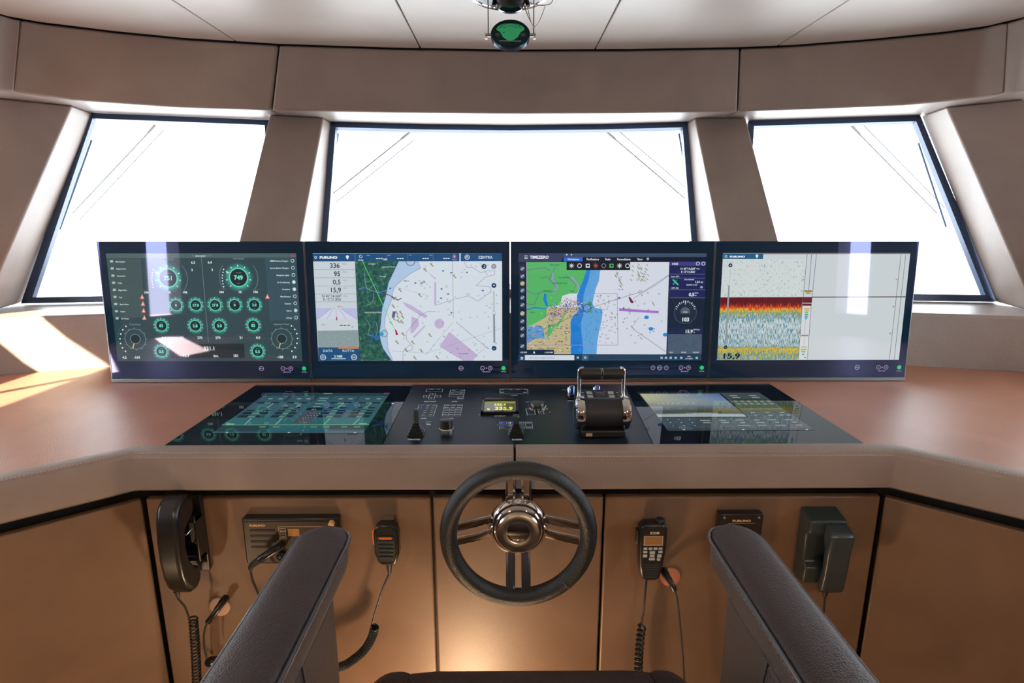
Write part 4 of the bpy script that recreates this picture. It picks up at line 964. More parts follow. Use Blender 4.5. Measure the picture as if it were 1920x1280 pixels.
# control plate print (full-image reading coordinates via a crop of scale 10.667 at (740,715))
def keyprint(name, items, parent=cp, label=None, led=None):
    d = flushdraw(0.00004); PR_ = mat('panel_print', (0.55, 0.66, 0.68), 0.5, em=(0.5, 0.6, 0.62), ems=0.20)  # print is no lamp; a faint glow is added to lift it
    for it in items:
        k = it[0]
        if k == 'box':
            x0, y0, x1, y1, sk = it[1:]; d.line([(x0, y0), (x1, y0), (x1 - sk, y1), (x0 - sk, y1)], 0.8, PR_, 2, True)
        elif k == 'txt': d.text(it[3], it[1], it[2], it[4] * 1.25, PR_, 3, 'c', bold=.02, w=0.52)
        elif k == 'dot': d.disc(it[1], it[2], it[3], PR_ if len(it) < 5 else it[4], 3, 8)
        elif k == 'bar': d.line([(it[1], it[2]), (it[3], it[2])], it[4], PR_ if len(it) < 6 else it[5], 3)
        elif k == 'ln': d.line([(it[1], it[2]), (it[3], it[4])], 0.7, PR_, 2)
    return d.build(name, parent, label)
def B(x, y): return (740 + x / 10.667, 715 + y / 10.667)
BLUE = scr(60, 80, 225)
it = [('box', *B(640, 150), *B(965, 205), 1.5), ('bar', B(700, 0)[0], B(0, 155)[1], B(770, 0)[0], 2), ('bar', B(860, 0)[0], B(0, 155)[1], B(895, 0)[0], 2), ('txt', *B(705, 408), 'SEARCHLIGHT', 5.0),
      ('box', *B(585, 275), *B(925, 318), 1), ('box', *B(710, 240), *B(825, 355), 4)] + [('dot', *B(x, y), 2.0) for x, y in ((760, 255), (635, 292), (852, 290), (730, 330))]
keyprint('keypad', it)
it = [('box', *B(1120, 165), *B(1405, 200), 1), ('box', *B(1108, 215), *B(1395, 250), 1), ('box', *B(1095, 260), *B(1385, 300), 1), ('box', *B(1265, 310), *B(1375, 350), 1), ('txt', *B(1195, 408), 'HORN', 5.0), ('txt', *B(1312, 345), 'MUTE', 4)] + \
     [('bar', B(x, 0)[0], B(0, y)[1], B(x + 55, 0)[0], 2) for x, y in ((1150, 178), (1330, 178), (1125, 228), (1300, 228))]
keyprint('keypad', it)
it = [('box', *B(490, 465), *B(850, 690), 7.2), ('txt', *B(575, 750), 'WIPER', 5.0), ('bar', B(760, 0)[0], B(0, 485)[1], B(815, 0)[0], 3.2, BLUE), ('bar', B(505, 0)[0], B(0, 528)[1], B(545, 0)[0], 3, BLUE), ('bar', B(530, 0)[0], B(0, 485)[1], B(570, 0)[0], 2.4, BLUE)]
it += [('bar', B(x, 0)[0], B(0, y)[1], B(x + 55, 0)[0], 2.2) for x, y in ((640, 485), (620, 528), (735, 528), (720, 572), (580, 572), (575, 622), (710, 618), (545, 668), (690, 665))]
keyprint('keypad', it, label='keypad with blue lit keys')
it = [('box', *B(1000, 460), *B(1360, 690), 5), ('txt', *B(1108, 748), 'WIPERS', 5.0), ('ln', *B(1105, 545), *B(1065, 690)), ('ln', *B(1225, 545), *B(1185, 690)), ('ln', *B(985, 545), *B(1345, 545))]
it += [('bar', B(x, 0)[0], B(0, y)[1], B(x + 75, 0)[0], 2.6) for x, y in ((1020, 478), (1140, 478), (1255, 478), (1005, 522), (1125, 522), (1245, 522), (1000, 570), (1120, 570), (1235, 568), (985, 618), (1105, 615), (1225, 612), (970, 665), (1095, 662), (1215, 660))]
keyprint('keypad', it)
keyprint('thruster_marking', [('txt', *B(380, 1172), 'THRUSTERS', 5.4), ('bar', *B(625, 805), B(740, 0)[0], 1.8), ('bar', *B(630, 835), B(700, 0)[0], 2.4), ('bar', *B(640, 862), B(712, 0)[0], 3.0)])
def B(x, y): return (880 + x / 10.667, 715 + y / 10.667)
keyprint('keypad', [('box', *B(612, 150), *B(1165, 245), -0.6), ('txt', *B(900, 283), 'HORNS', 5.2)] + [('bar', B(x, 0)[0], B(0, 160)[1], B(x + 50, 0)[0], 3) for x in (635, 795, 945, 1095)] + [('bar', B(x, 0)[0], B(0, 216)[1], B(x + 50, 0)[0], 3) for x in (635, 1090)])
it = [('box', *B(605, 805), *B(740, 855), 0), ('box', *B(775, 805), *B(900, 855), 0), ('box', *B(985, 805), *B(1085, 855), -1), ('box', *B(605, 890), *B(880, 945), 0), ('box', *B(985, 888), *B(1090, 942), -1), ('box', *B(1120, 805), *B(1250, 940), -1.5), ('txt', *B(955, 1175), 'RUDDER', 5.6), ('txt', *B(835, 882), 'STEERING', 3.4)]
it += [('bar', *B(635, 828), B(700, 0)[0], 4.6, BLUE), ('bar', *B(790, 828), B(890, 0)[0], 4.6, BLUE), ('bar', *B(640, 912), B(690, 0)[0], 4, BLUE), ('bar', *B(825, 912), B(865, 0)[0], 2.4), ('bar', *B(995, 828), B(1060, 0)[0], 2.6), ('bar', *B(995, 912), B(1055, 0)[0], 2.6), ('bar', *B(1150, 828), B(1225, 0)[0], 3), ('bar', *B(1155, 912), B(1240, 0)[0], 3), ('dot', *B(565, 870), 1.5)]
keyprint('keypad', it, label='rudder keypad with blue lit keys')
it = [('box', *B(1130, 545), *B(1290, 660), -3), ('txt', *B(1385, 560), 'CAM', 4.0), ('dot', *B(1205, 545), 2.4, scr(225, 50, 45)), ('dot', *B(1550, 545), 2.4, scr(50, 190, 120)), ('dot', *B(1610, 615), 3.2, scr(120, 40, 55)), ('box', *B(1375, 590), *B(1475, 650), -2), ('dot', *B(1425, 612), 2.2), ('dot', *B(200, 665), 1.6), ('dot', *B(1155, 668), 1.5), ('txt', *B(612, 700), 'AUTOPILOT', 5.2)]
for x in (1130, 1240): it.append(('bar', *B(x, 410), B(x + 60, 0)[0], 2))
keyprint('keypad', it, label='keypad with red and green lamps')
def B(x, y): return (1040 + x / 8.0, 680 + y / 8.0)
keyprint('lever_marking', [('txt', *B(258, 576), 'BOW THR', 4.6), ('bar', *B(110, 405), B(192, 0)[0], 1.8), ('bar', *B(460, 405), B(545, 0)[0], 1.8)])

# autopilot display
p0 = atz(901, 777, ZT); p1 = atz(971, 751, ZT)
ap = empty('autopilot_display', (0.5 * (p0 + p1)), 'small autopilot display with yellow digits set in the black control plate', 'display')
x0, x1, y0, y1, z = p0.x, p1.x, p0.y, atz(936, 751, ZT).y, EYE + ZT + 0.001
mb = MB()
for a, b in (((x0, y0), (x1, y0 + .010)), ((x0, y1 - .012), (x1, y1)), ((x0, y0), (x0 + .007, y1)), ((x1 - .007, y0), (x1, y1))): mb.box2((a[0], a[1], z), (b[0], b[1], z + 0.007))
mb.build('bezel', M_BLACK, ap, bevel=.001)
O = Vector((x0 + .006, y0 + .009, z + 0.001)); w_, h_ = x1 - x0 - .012, y1 - y0 - .020
d = Draw(O, (1, 0, 0), (0, 1, 0), lambda a, b: (a * w_, b * h_), 1.0, step=.00008)
d.rect(0, 0, 1, 1, scr(84, 86, 60), 0); d.rect(0.0, .80, 1, 1, scr(120, 122, 40), 1); YL = scr(232, 228, 60)
d.rect(.02, .02, .26, .48, scr(100, 100, 92), 2); d.rect(.03, .05, .25, .44, scr(70, 72, 60), 3)
def fit(t, x, y, h, wd):
    tw = glyphs(t, .03, 1.0)[2] * (h_ * h) / CAP; d.text(t, x, y, h_ * h, YL, 4, 'c', bold=.03, w=round(wd * w_ / tw, 3))
fit('S', .15, .14, .22, .10); fit('335.9', .50, .60, .17, .38); fit('335.9', .62, .22, .25, .56); fit('AUTO 12', .62, .04, .10, .50)
for a, b in (((.02, .80), (.25, .90)), ((.25, .90), (.6, .95)), ((.6, .95), (.98, .82))): d.line([a, b], .0015, scr(200, 200, 190), 3)
d.build('screen', ap, 'yellow digits on an olive screen')
MB().box2((x0 + .01, y0 + .0015, z + .007), (x0 + .035, y0 + .006, z + .0076)).box2((x1 - .036, y0 + .0015, z + .007), (x1 - .010, y0 + .006, z + .0076)).build('button_row', mat('print_grey', (.4, .45, .45), .5), ap, smooth=False)
# knobs
def knob(px, py, rpx, h, label, ring=True, thin=False):
    c = atz(px, py, ZT); r = rpx / F * (c - CAMP).length
    k = empty('rotary_knob', c + Vector((0, 0, 0.0006)), label, 'knob'); o = c + Vector((0, 0, 0.0006))
    MB().lathe(o, (0, 0, 1), [(r * 1.12, 0), (r * 1.12, h * .16), (r * 1.0, h * .22)], 40).build('knob_ring', M_STEEL if ring else M_ALU, k)
    MB().lathe(o + Vector((0, 0, h * .2)), (0, 0, 1), [(r * .97, 0), (r * .92, h * .55), (r * .86, h * .75), (r * .5, h * .8)], 40).build('knob_cap', M_BLACK, k)
    return k
knob(837, 806, 12.5, 0.026, 'black rotary knob with a silver base ring, front row beside the left joystick')
knob(1007, 763, 15.5, 0.013, 'low wide silver rimmed dial right of the autopilot display')
# joysticks
def joystick(px, py, w, top, label):
    c = atz(px, py, ZT) + Vector((0, w * .35, 0.0006))
    j = empty('joystick', c, label, 'joystick')
    mb = MB(); rings = []
    def sq(r, z):
        return [c + Vector((r * max(-1, min(1, 1.35 * math.cos(t))), r * max(-1, min(1, 1.35 * math.sin(t))) , z)) for t in [2 * pi * k / 24 for k in range(24)]]
    prof = []
    for k in range(5):
        r = w * .5 * (1 - .15 * k); z = .0055 * k; prof += [(r, z), (r, z + .0030), (r * .78, z + .0034), (r * .78, z + .0054)]
    mb.loft([sq(r, z) for r, z in prof]).build('bellows', M_BLACK, j, angle=20)
    MB().lathe(c + Vector((0, 0, .024)), (0, 0, 1), [(.0066, 0), (.0066, top * .4), (.0072, top * .55), (.0080, top * .8), (.0070, top * .95), (.004, top)], 20).build('stick', M_TEALPH, j)
    return j
joystick(779, 817, 0.038, 0.035, 'black thruster joystick at the left end of the control plate')
joystick(968, 817, 0.036, 0.022, 'black rudder joystick in the middle of the control plate')
# small chrome toggle levers
for px, lab in ((1073, 'left of the two small chrome toggle levers behind the throttle'), (1121, 'right of the two small chrome toggle levers behind the throttle')):
    c = atz(px, 748, ZT) + Vector((0, .01, .0006)); t = empty('toggle_lever', c, lab, 'lever', 'small toggle levers')
    MB().box(c + Vector((0, .004, .002)), (.026, .034, .004)).build('base', M_BLACK, t, bevel=.0015)
    MB().box(c + Vector((0, .004, .019)), (.015, .010, .030), Matrix.Rotation(-.3, 3, 'X')).build('stick', mat('chrome_blue_reflection', (.18, .32, .85), .12, 1.0), t, bevel=.004, seg=3)  # blue reflection on the chrome is put into the stick's colour
    MB().box(c + Vector((-.010, .003, .016)), (.004, .012, .026), Matrix.Rotation(-.3, 3, 'X')).build('guard', M_CHROME, t, bevel=.0015)
# throttle
TX, TY = 0.2005, 1.222
th = empty('throttle_control', W(TX, TY, ZT + .0006), 'chrome and black twin throttle lever block on the control plate', 'throttle')
b0 = W(TX, TY - .002, ZT + .0006)
MB().loft([[b0 + Vector((sx * (.048 if z == 0 else .050), sy * .045 + .004, z)) for sx, sy in ((-1, -1), (1, -1), (1, 1), (-1, 1))] for z in (0, .016)]).build('base', M_BLACK, th, bevel=.003)
DC = W(TX, TY - .006, ZT + .047)
MB().lathe(DC - Vector((.046, 0, 0)), (1, 0, 0), [(.034, 0), (.034, .092)], 48).build('drum', M_BLACKM, th)
for s in (-1, 1):
    MB().lathe(DC + Vector((s * .046, 0, 0)), (s, 0, 0), [(.0375, -.004), (.0385, 0), (.0385, .008), (.0370, .013), (.030, .0165), (.022, .0145), (.001, .0135)], 48).build('end_disc', M_CHROME, th)
# key table
O = DC + Vector((-.044, .012, .028)); kt = MB()
kt.prism([DC + Vector((-.044, .0, .030)), DC + Vector((.044, .0, .030)), DC + Vector((.050, .050, .040)), DC + Vector((-.050, .050, .040))], (0, 0, -.012)).build('key_table', M_BLACK, th, bevel=.002)
Uv, Vv = Vector((1, 0, 0)), (Vector((0, .050, .010))).normalized()
d = Draw(DC + Vector((0, 0, .0302)), Uv, Vv, lambda a, b: (a, b), 1.0, step=.0001)
for s in (-1, 1):
    for k in (0, 1): d.poly([(s * .018, .008 + k * .018), (s * .031, .008 + k * .018), (s * .032, .022 + k * .018), (s * .019, .022 + k * .018)], M_KEYG, 2)
    for k in range(3): d.rect(s * .038, .008 + k * .012, s * .043, .011 + k * .012, M_KEYG, 2)
    d.disc(s * .012, .040, .0014, scr(70, 70, 255), 3, 8); d.disc(s * .012, .008, .0012, scr(210, 40, 30), 3, 8)
for k in range(4): d.rect(-.010, .010 + k * .008, .010, .0125 + k * .008, scr(60, 45, 50), 2)
d.build('keys', th, 'grey keys and small lamps')
MB().box2(b0 + Vector((-.040, -.0425, .004)), b0 + Vector((-.026, -.0415, .011))).build('warning_label', mat('orange_label', (.55, .26, .16), .5), th, smooth=False)
TOPZ = EYE - 0.334
for s in (-1, 1):
    xx = DC.x + s * .051
    pth = [(xx + s * .002, DC.y + .012, DC.z + .020), (xx, DC.y + .020, DC.z + .045), (xx, DC.y + .022, TOPZ - .02), (xx, DC.y + .022, TOPZ - .006), (xx - s * .004, DC.y + .022, TOPZ - .001), (xx - s * .010, DC.y + .022, TOPZ)]
    rings = []
    P_ = smooth_path(pth, 5)
    MB().tube(P_, .0042, 12).build('lever_arm', M_CHROME, th)
    xa, xb = (DC.x + s * .002, DC.x + s * .0475)
    MB().lathe((xa, DC.y + .022, TOPZ - .013), (s, 0, 0), [(.0125, 0), (.0135, .004), (.0135, .036), (.0125, abs(xb - xa))], 24).build('lever_grip', M_RUBBER, th)
    MB().lathe((DC.x + s * .001, DC.y + .022, TOPZ - .013), (s, 0, 0), [(.0130, 0), (.0130, .0012)], 24).build('grip_ring', M_CHROME, th)

# ==================================================================================== STEERING WHEEL
WC = W(0.006, 0.985, -0.602)
sw = empty('steering_wheel', WC, 'black leather steering wheel with polished chrome spokes and hub, centred under the console edge', 'steering wheel')
RR, rr = 0.1365, 0.0172
MB().torus(WC, (0, -1, 0), RR, rr, 96, 18).build('rim', M_WHEEL, sw); rimo = LAST[-1]
a = math.radians(-47)
MB().torus((WC.x + RR * math.cos(a), WC.y, WC.z + RR * math.sin(a)), (math.sin(a), 0, -math.cos(a)), rr + .0002, .0006, 32, 6).build('rim_seam', M_DARKSTITCH, rimo)
HB = WC + Vector((0, .030, .000))
MB().lathe(HB + Vector((0, .018, 0)), (0, -1, 0), [(.034, -.02), (.055, 0), (.0595, .010), (.0595, .018), (.0555, .027), (.048, .035), (.0435, .037)], 64, True).build('hub', M_CHROME, sw); hubo = LAST[-1]
MB().lathe(HB + Vector((0, -.019, 0)), (0, -1, 0), [(.0435, -.002), (.0435, .003), (.041, .005), (.0385, .0045), (.036, .0035), (.0235, .0030), (.0225, .0035), (.0210, -.006), (.016, -.012), (.001, -.012)], 64).build('hub_cap', M_STEEL, hubo)
MB().lathe(HB + Vector((0, -.0075, 0)), (0, -1, 0), [(.0125, -.004), (.0095, .004), (.005, .006), (.001, .0062)], 32).build('hub_nut', M_CHROME, hubo)
MB().lathe(HB + Vector((0, .02, 0)), (0, 1, 0), [(.024, -.01), (.024, .05), (.034, .055), (.034, .105)], 40).build('shaft', M_BLACK, sw)
for ang in (90, 180, 270, 0):
    A_ = math.radians(ang); dr = Vector((math.cos(A_), 0, math.sin(A_))); ts = Vector((-math.sin(A_), 0, math.cos(A_)))
    for s in (-1, 1):
        p0 = HB + dr * .050 + ts * s * .0155 + Vector((0, .006, 0)); p1 = WC + dr * (RR - .006) + ts * s * .0155 + Vector((0, .002, 0))
        nrm_ = Vector((0, -1, 0)); w = .0094; t = .005
        rings = [[p + ts * a_ * w + nrm_ * b_ for a_, b_ in ((-1, -t), (1, -t), (1, t * .6), (.55, t), (-.55, t), (-1, t * .6))] for p in (p0, p1)]
        MB().loft(rings).build('spoke', M_CHROME, sw, bevel=.001, smooth=False)

# ==================================================================================== THINGS ON THE ACCESS PANELS
def bxw(x0, x1, p0, p1, z0, z1):             # p = distance out from the panel face; z eye-relative
    return MB().box2(W(x0, PY - p1, z0), W(x1, PY - p0, z1))
# corded handset left
HX = -0.712
hs = empty('telephone_handset', W(HX, PY, -0.69), 'black curved corded handset hanging in its cradle at the left end of the panels', 'telephone')
prof = [(.052, -.566), (.074, -.568), (.091, -.580), (.101, -.605), (.106, -.645), (.107, -.690), (.103, -.730), (.093, -.762), (.078, -.781), (.060, -.786), (.043, -.778), (.036, -.760), (.040, -.742), (.058, -.728), (.072, -.705), (.076, -.670), (.072, -.640), (.060, -.628), (.042, -.622), (.032, -.606), (.032, -.584), (.040, -.572)]
mb = MB(); mb.prism([W(HX - .023, PY - p, z) for p, z in prof], (.046, 0, 0)).build('handset_body', M_BLACK, hs, bevel=.011, seg=5, angle=60)
mb = bxw(HX - .024, HX + .024, .0, .012, -.775, -.590); mb.box2(W(HX - .024, PY - .042, -.640), W(HX + .024, PY - .012, -.625)); mb.box2(W(HX - .024, PY - .036, -.735), W(HX + .024, PY - .012, -.722))
mb.box2(W(HX - .024, PY - .040, -.735), W(HX - .019, PY - .010, -.625)); mb.box2(W(HX + .019, PY - .040, -.735), W(HX + .024, PY - .010, -.625))
crd = mb.build('cradle', M_BLACK, hs, bevel=.002)
mb = MB(); mb.lathe(W(HX + .004, PY - .012, -.705), (0, -1, 0), [(.004, 0), (.003, .002), (.001, .0025)], 14)
mb.build('screw', M_STEEL, crd)
MB().tube([W(HX + .018, PY - .042, -.652), W(HX + .006, PY - .046, -.665), W(HX - .006, PY - .046, -.660), W(HX - .018, PY - .042, -.648)], .0014, 8).build('retaining_clip', M_STEEL, crd)
cpth = smooth_path([aty(331, 1112, 1.075), aty(334, 1122, 1.075), aty(347, 1138, 1.08), aty(355, 1160, 1.085), aty(360, 1175, 1.09)], 6)
MB().tube(cpth, .0022, 8).build('straight_cord', M_BLACKM, hs)
MB().tube(helix(smooth_path([aty(362, 1158, 1.09), aty(366, 1210, 1.092), aty(369, 1280, 1.094), aty(371, 1400, 1.09), aty(380, 1520, 1.10)], 6), .0082, 62, 12), .0022, 6).build('coiled_cord', M_RUBBER, hs)
MB().lathe(aty(331, 1108, 1.075), (.15, 0, -1), [(.006, 0), (.004, .012), (.0028, .016)], 14).build('strain_relief', M_BLACKM, hs)

# grommets and plugs
def plug(px, py, m, pts, wpx, label, ringcol):
    c = aty(px, py, PY); g = empty('cable_grommet', c, label, 'grommet')
    r = wpx / F * 1.28
    MB().lathe(c + Vector((0, .0, 0)), (0, -1, 0), [(r, 0), (r, .0035), (r * .9, .005), (r * .2, .005)], 36).build('grommet_disc', m, g)
    P = [aty(*q) for q in pts]
    MB().tube(smooth_path(P, 5), [.0085] * 6 + [.0075] * 3 + [.0065] * (len(smooth_path(P, 5)) - 9), 14).build('plug', M_BLACK, g)
    return g
g1 = plug(413, 1136, M_TAN, [(424, 1120, 1.125), (416, 1130, 1.11), (402, 1150, 1.095), (390, 1166, 1.09)], 19, 'tan round grommet with a black plug, beside the coiled handset cord', None)
MB().tube(smooth_path([aty(389, 1166, 1.09), aty(383, 1185, 1.09), aty(383, 1210, 1.095), aty(388, 1234, 1.10)], 6), .0022, 8).build('cable', M_BLACKM, g1)
MB().lathe(aty(394, 1240, 1.115), (-.2, -1, .3), [(.004, -.02), (.010, -.005), (.011, .003), (.008, .008)], 20).build('socket', M_BLACK, g1)
g2 = plug(1256, 1080, M_TERRA, [(1244, 1068, 1.125), (1249, 1078, 1.11), (1258, 1092, 1.095), (1265, 1106, 1.09)], 19, 'terracotta round grommet with a black ribbed plug, beside the keypad microphone', None)
MB().tube(smooth_path([aty(1265, 1104, 1.09), aty(1270, 1125, 1.09), aty(1275, 1170, 1.09), aty(1280, 1225, 1.09), aty(1286, 1330, 1.09)], 6), .0021, 8).build('cable', M_BLACKM, g2)

# radio unit left
x0, x1 = -0.598, -0.386
ra = empty('radio_unit', W((x0 + x1) / 2, PY, -0.69), 'black radio with speaker slots and socket, partly hidden by the left armrest', 'radio')
bxw(x0, x1, 0, .022, -.752, -.640).build('housing', M_BLACK, ra, bevel=.004, seg=3)
FP = mat('radio_face', (.035, .022, .016), .35)  # brown reflection on the dark face is put into its colour
bxw(x0 + .006, x1 - .006, .022, .0235, -.746, -.648).build('face_plate', FP, ra, bevel=.0008)
fy = PY - .0236
mb = MB()
for k in range(4):
    z = -.668 - k * .0135; mb.box2(W(x0 + .016, fy - .0008, z - .0028), W(x0 + .072, fy + .0002, z + .0028))
mb.build('speaker_slots', M_GAP, ra, bevel=.001, smooth=False)
d = Draw(W(x0, fy, -.70), (1, 0, 0), (0, 0, 1), lambda a, b: (a, b), 1.0, step=.0002)
d.text('FURUNO', .017, .0420, .0044, M_GOLD, 2, bold=.05, w=1.35)
GD = mat('key_cream', (.6, .5, .36), .5)
for z, t in ((.030, 'MENU'), (.0155, 'ENT')): d.line([(.083, z + .0065), (.095, z + .0065), (.095, z - .0045), (.083, z - .0045)], .0007, GD, 2, True); d.text(t, .089, z - .0015, .0036, GD, 3, 'c', bold=.03, w=.8)
d.line([(.080, .041), (.200, .041)], .0007, GD, 2); d.line([(.080, .041), (.081, .006)], .0007, GD, 2); d.rect(.100, .018, .125, .036, mat('amber_lcd', (.28, .12, .03), .3, em=(.6, .25, .05), ems=.12), 2)
d.build('face_print', ra)
MB().lathe(W(x1 - .014, fy, -.650), (0, -1, 0), [(.0065, 0), (.006, .010), (.004, .011)], 20).build('power_knob', M_GOLD, ra)
P = [aty(528, 1022, fy + .005), aty(522, 1026, fy - .020), aty(500, 1040, fy - .036), aty(487, 1049, fy - .040)]
MB().tube(smooth_path(P, 5), .0085, 14).build('plug', M_BLACK, ra)
MB().lathe(aty(529, 1040, fy), (0, -1, 0), [(.010, 0), (.010, .008), (.007, .010)], 20).build('socket', M_BLACK, ra)
P = smooth_path([aty(487, 1049, fy - .04), aty(472, 1060, fy - .04), aty(470, 1068, fy - .04)], 5)
MB().tube(P, [.0075, .0075, .0072, .007, .0068, .0062, .0058, .0055, .005, .0045, .004][:len(P)], 12).build('strain_relief', M_BLACKM, ra)
MB().tube(smooth_path([aty(470, 1066, fy - .04), aty(473, 1085, fy - .04), aty(482, 1108, fy - .04), aty(500, 1150, fy - .03), aty(530, 1200, fy - .03)], 6), .0024, 8).build('cable', M_BLACKM, ra)

# speaker microphone (left)
def lp(pts, x, z, s=1.0): return [(x + a * s, z + b * s) for a, b in pts]
MX, MZ = -0.279, -0.695
mic = empty('speaker_microphone', W(MX, PY, MZ), 'black hand microphone with orange side key and speaker slots, hanging left of the wheel', 'microphone')
outl = [(-.021, .046), (-.012, .052), (.014, .052), (.024, .044), (.027, .030), (.027, -.018), (.021, -.040), (.014, -.045), (-.012, -.045), (-.019, -.038), (-.026, -.016), (-.027, .030)]
MB().prism([W(a, PY - .020, b) for a, b in lp(outl, MX, MZ)], (0, -.028, 0)).build('body', M_BLACK, mic, bevel=.005, seg=3)
MB().prism([W(a, PY - .0478, b) for a, b in lp([(-.019, .026), (.019, .026), (.021, -.008), (.016, -.034), (-.016, -.034), (-.021, -.008)], MX, MZ)], (0, -.002, 0)).build('face', M_BLACKM, mic, bevel=.0008)
mb = MB()
for k in range(5):
    z = MZ + .014 - k * .0095; w = .0175 - .0006 * k; mb.box2(W(MX - w, PY - .0518, z - .0022), W(MX + w, PY - .0495, z + .0022))
mb.build('speaker_ribs', M_TEALPH, mic, bevel=.001)
bxw(MX - .0305, MX - .024, .026, .042, MZ - .000, MZ + .034).build('push_to_talk_key', M_ORANGE, mic, bevel=.003, label='orange side key')
d = Draw(W(MX, PY - .0499, MZ), (1, 0, 0), (0, 0, 1), lambda a, b: (a, b), 1.0, step=.0002); d.rect(-.014, .0195, .014, .0255, mat('red_badge', (.35, .05, .02), .4), 1); d.text('FURUNO', 0, .0205, .0036, M_ORANGE, 2, 'c', bold=.05, w=1.3); d.build('badge', mic)
bxw(MX - .012, MX + .012, .0, .020, MZ - .005, MZ + .050).build('hanger', M_STEEL, mic, bevel=.002)
MB().lathe(W(MX + .002, PY - .035, MZ - .043), (0, 0, -1), [(.0075, 0), (.006, .012), (.0045, .026), (.003, .032)], 16).build('strain_relief', M_BLACKM, mic)
c0 = W(MX + .002, PY - .035, MZ - .072)
MB().tube(smooth_path([c0, aty(719, 1100, 1.10), aty(706, 1140, 1.10), aty(697, 1172, 1.10)], 6), .0024, 8).build('straight_cord', M_BLACKM, mic)
MB().tube(helix(smooth_path([aty(703, 1174, 1.10), aty(697, 1195, 1.10), aty(683, 1218, 1.095), aty(660, 1238, 1.09), aty(636, 1250, 1.085), aty(600, 1250, 1.08), aty(560, 1225, 1.08), aty(532, 1198, 1.085)], 6), .0082, 52, 12), .0022, 6).build('coiled_cord', M_RUBBER, mic)

# keypad microphone (right)
KX, KZ = 0.302, -0.716
km = empty('keypad_microphone', W(KX, PY, KZ), 'black hand microphone with amber display and rows of pale keys, hanging right of the wheel', 'microphone')
outl = [(-.030, .058), (-.020, .070), (.022, .070), (.030, .058), (.031, .020), (.026, -.030), (.020, -.062), (.012, -.068), (-.014, -.068), (-.022, -.060), (-.028, -.028), (-.030, .010)]
MB().prism([W(a, PY - .014, b) for a, b in lp(outl, KX, KZ)], (0, -.030, 0)).build('body', M_BLACK, km, bevel=.006, seg=3)
bxw(KX - .016, KX + .016, 0, .014, KZ + .010, KZ + .060).build('hanger', M_BLACKM, km, bevel=.002)
MB().lathe(W(KX + .016, PY - .030, KZ + .068), (0, 0, 1), [(.011, 0), (.011, .006), (.008, .009)], 18).build('dial', M_BLACKM, km)
bxw(KX - .035, KX - .029, .018, .036, KZ + .018, KZ + .050).build('side_key', M_BLACKM, km, bevel=.002)
d = Draw(W(KX, PY - .0441, KZ), (1, 0, 0), (0, 0, 1), lambda a, b: (a, b), 1.0, step=.00015)
d.text('ICOM', .002, .0475, .0055, M_WHITE, 2, 'c', bold=.03); d.rect(-.021, .020, .021, .043, mat('lcd_rim', (.5, .45, .38), .4), 1)
d.rect(-.0195, .0215, .0195, .0415, mat('amber_lcd_2', (.26, .12, .04), .25, em=(.5, .22, .06), ems=.08), 2)
d.build('display_face', km, 'amber display')
mb = MB()
def key(x, z, w, h): mb.box2(W(KX + x - w / 2, PY - .0462, KZ + z - h / 2), W(KX + x + w / 2, PY - .0435, KZ + z + h / 2))
for k in range(4): key(-.0165 + k * .0110, .0130, .0085, .0055)
key(-.0165, .005, .0095, .0050); key(.0165, .005, .0095, .0050); key(-.001, .0035, .0120, .0070)
key(-.0165, -.0045, .0095, .0070); key(-.001, -.0045, .0105, .0060); key(.0150, -.0045, .0095, .0070); key(-.001, -.0125, .0130, .0055)
mb.build('keys', M_KEYG, km, bevel=.0009)
MB().lathe(W(KX + .0135, PY - .0440, KZ - .0128), (0, -1, 0), [(.0042, 0), (.0040, .0018), (.002, .0022)], 18).build('blue_key', M_KEYB, km)
mb = MB()
for k in range(6): z = KZ - .027 - k * .0060; mb.box2(W(KX - .019 + k * .001, PY - .0452, z - .0013), W(KX + .017 - k * .001, PY - .0440, z + .0013))
mb.build('speaker_ribs', M_TEALPH, km)
c0 = W(KX - .006, PY - .03, KZ - .066)
MB().tube(smooth_path([c0, aty(1209, 1120, 1.10), aty(1206, 1150, 1.10), aty(1200, 1176, 1.10)], 6), .0025, 8).build('straight_cord', M_BLACKM, km)
MB().tube(helix(smooth_path([aty(1204, 1172, 1.10), aty(1200, 1200, 1.10), aty(1197, 1260, 1.10), aty(1200, 1380, 1.10)], 6), .0080, 24, 12), .0026, 6).build('coiled_cord', M_RUBBER, km)

# small device right
x0, x1 = 0.452, 0.549
r2_ = empty('radio_unit', W((x0 + x1) / 2, PY, -0.69), 'small black screwed radio box peeking out above the right armrest', 'radio')
bxw(x0, x1, 0, .022, -.755, -.634).build('housing', M_BLACK, r2_, bevel=.003, seg=3)
mb = MB()
for xx in (x0 + .010, x1 - .010): mb.lathe(W(xx, PY - .022, -.642), (0, -1, 0), [(.0034, 0), (.003, .0012), (.001, .0016)], 14)
mb.build('screw', M_STEEL, r2_)
d = Draw(W((x0 + x1) / 2, PY - .0221, -.70), (1, 0, 0), (0, 0, 1), lambda a, b: (a, b), 1.0, step=.0002); d.text('FURUNO', .000, .0475, .0048, M_GOLD, 2, 'c', bold=.05, w=1.45); d.line([(-.03, .044), (.03, .044)], .0006, M_GOLD, 2); d.build('face_print', r2_)

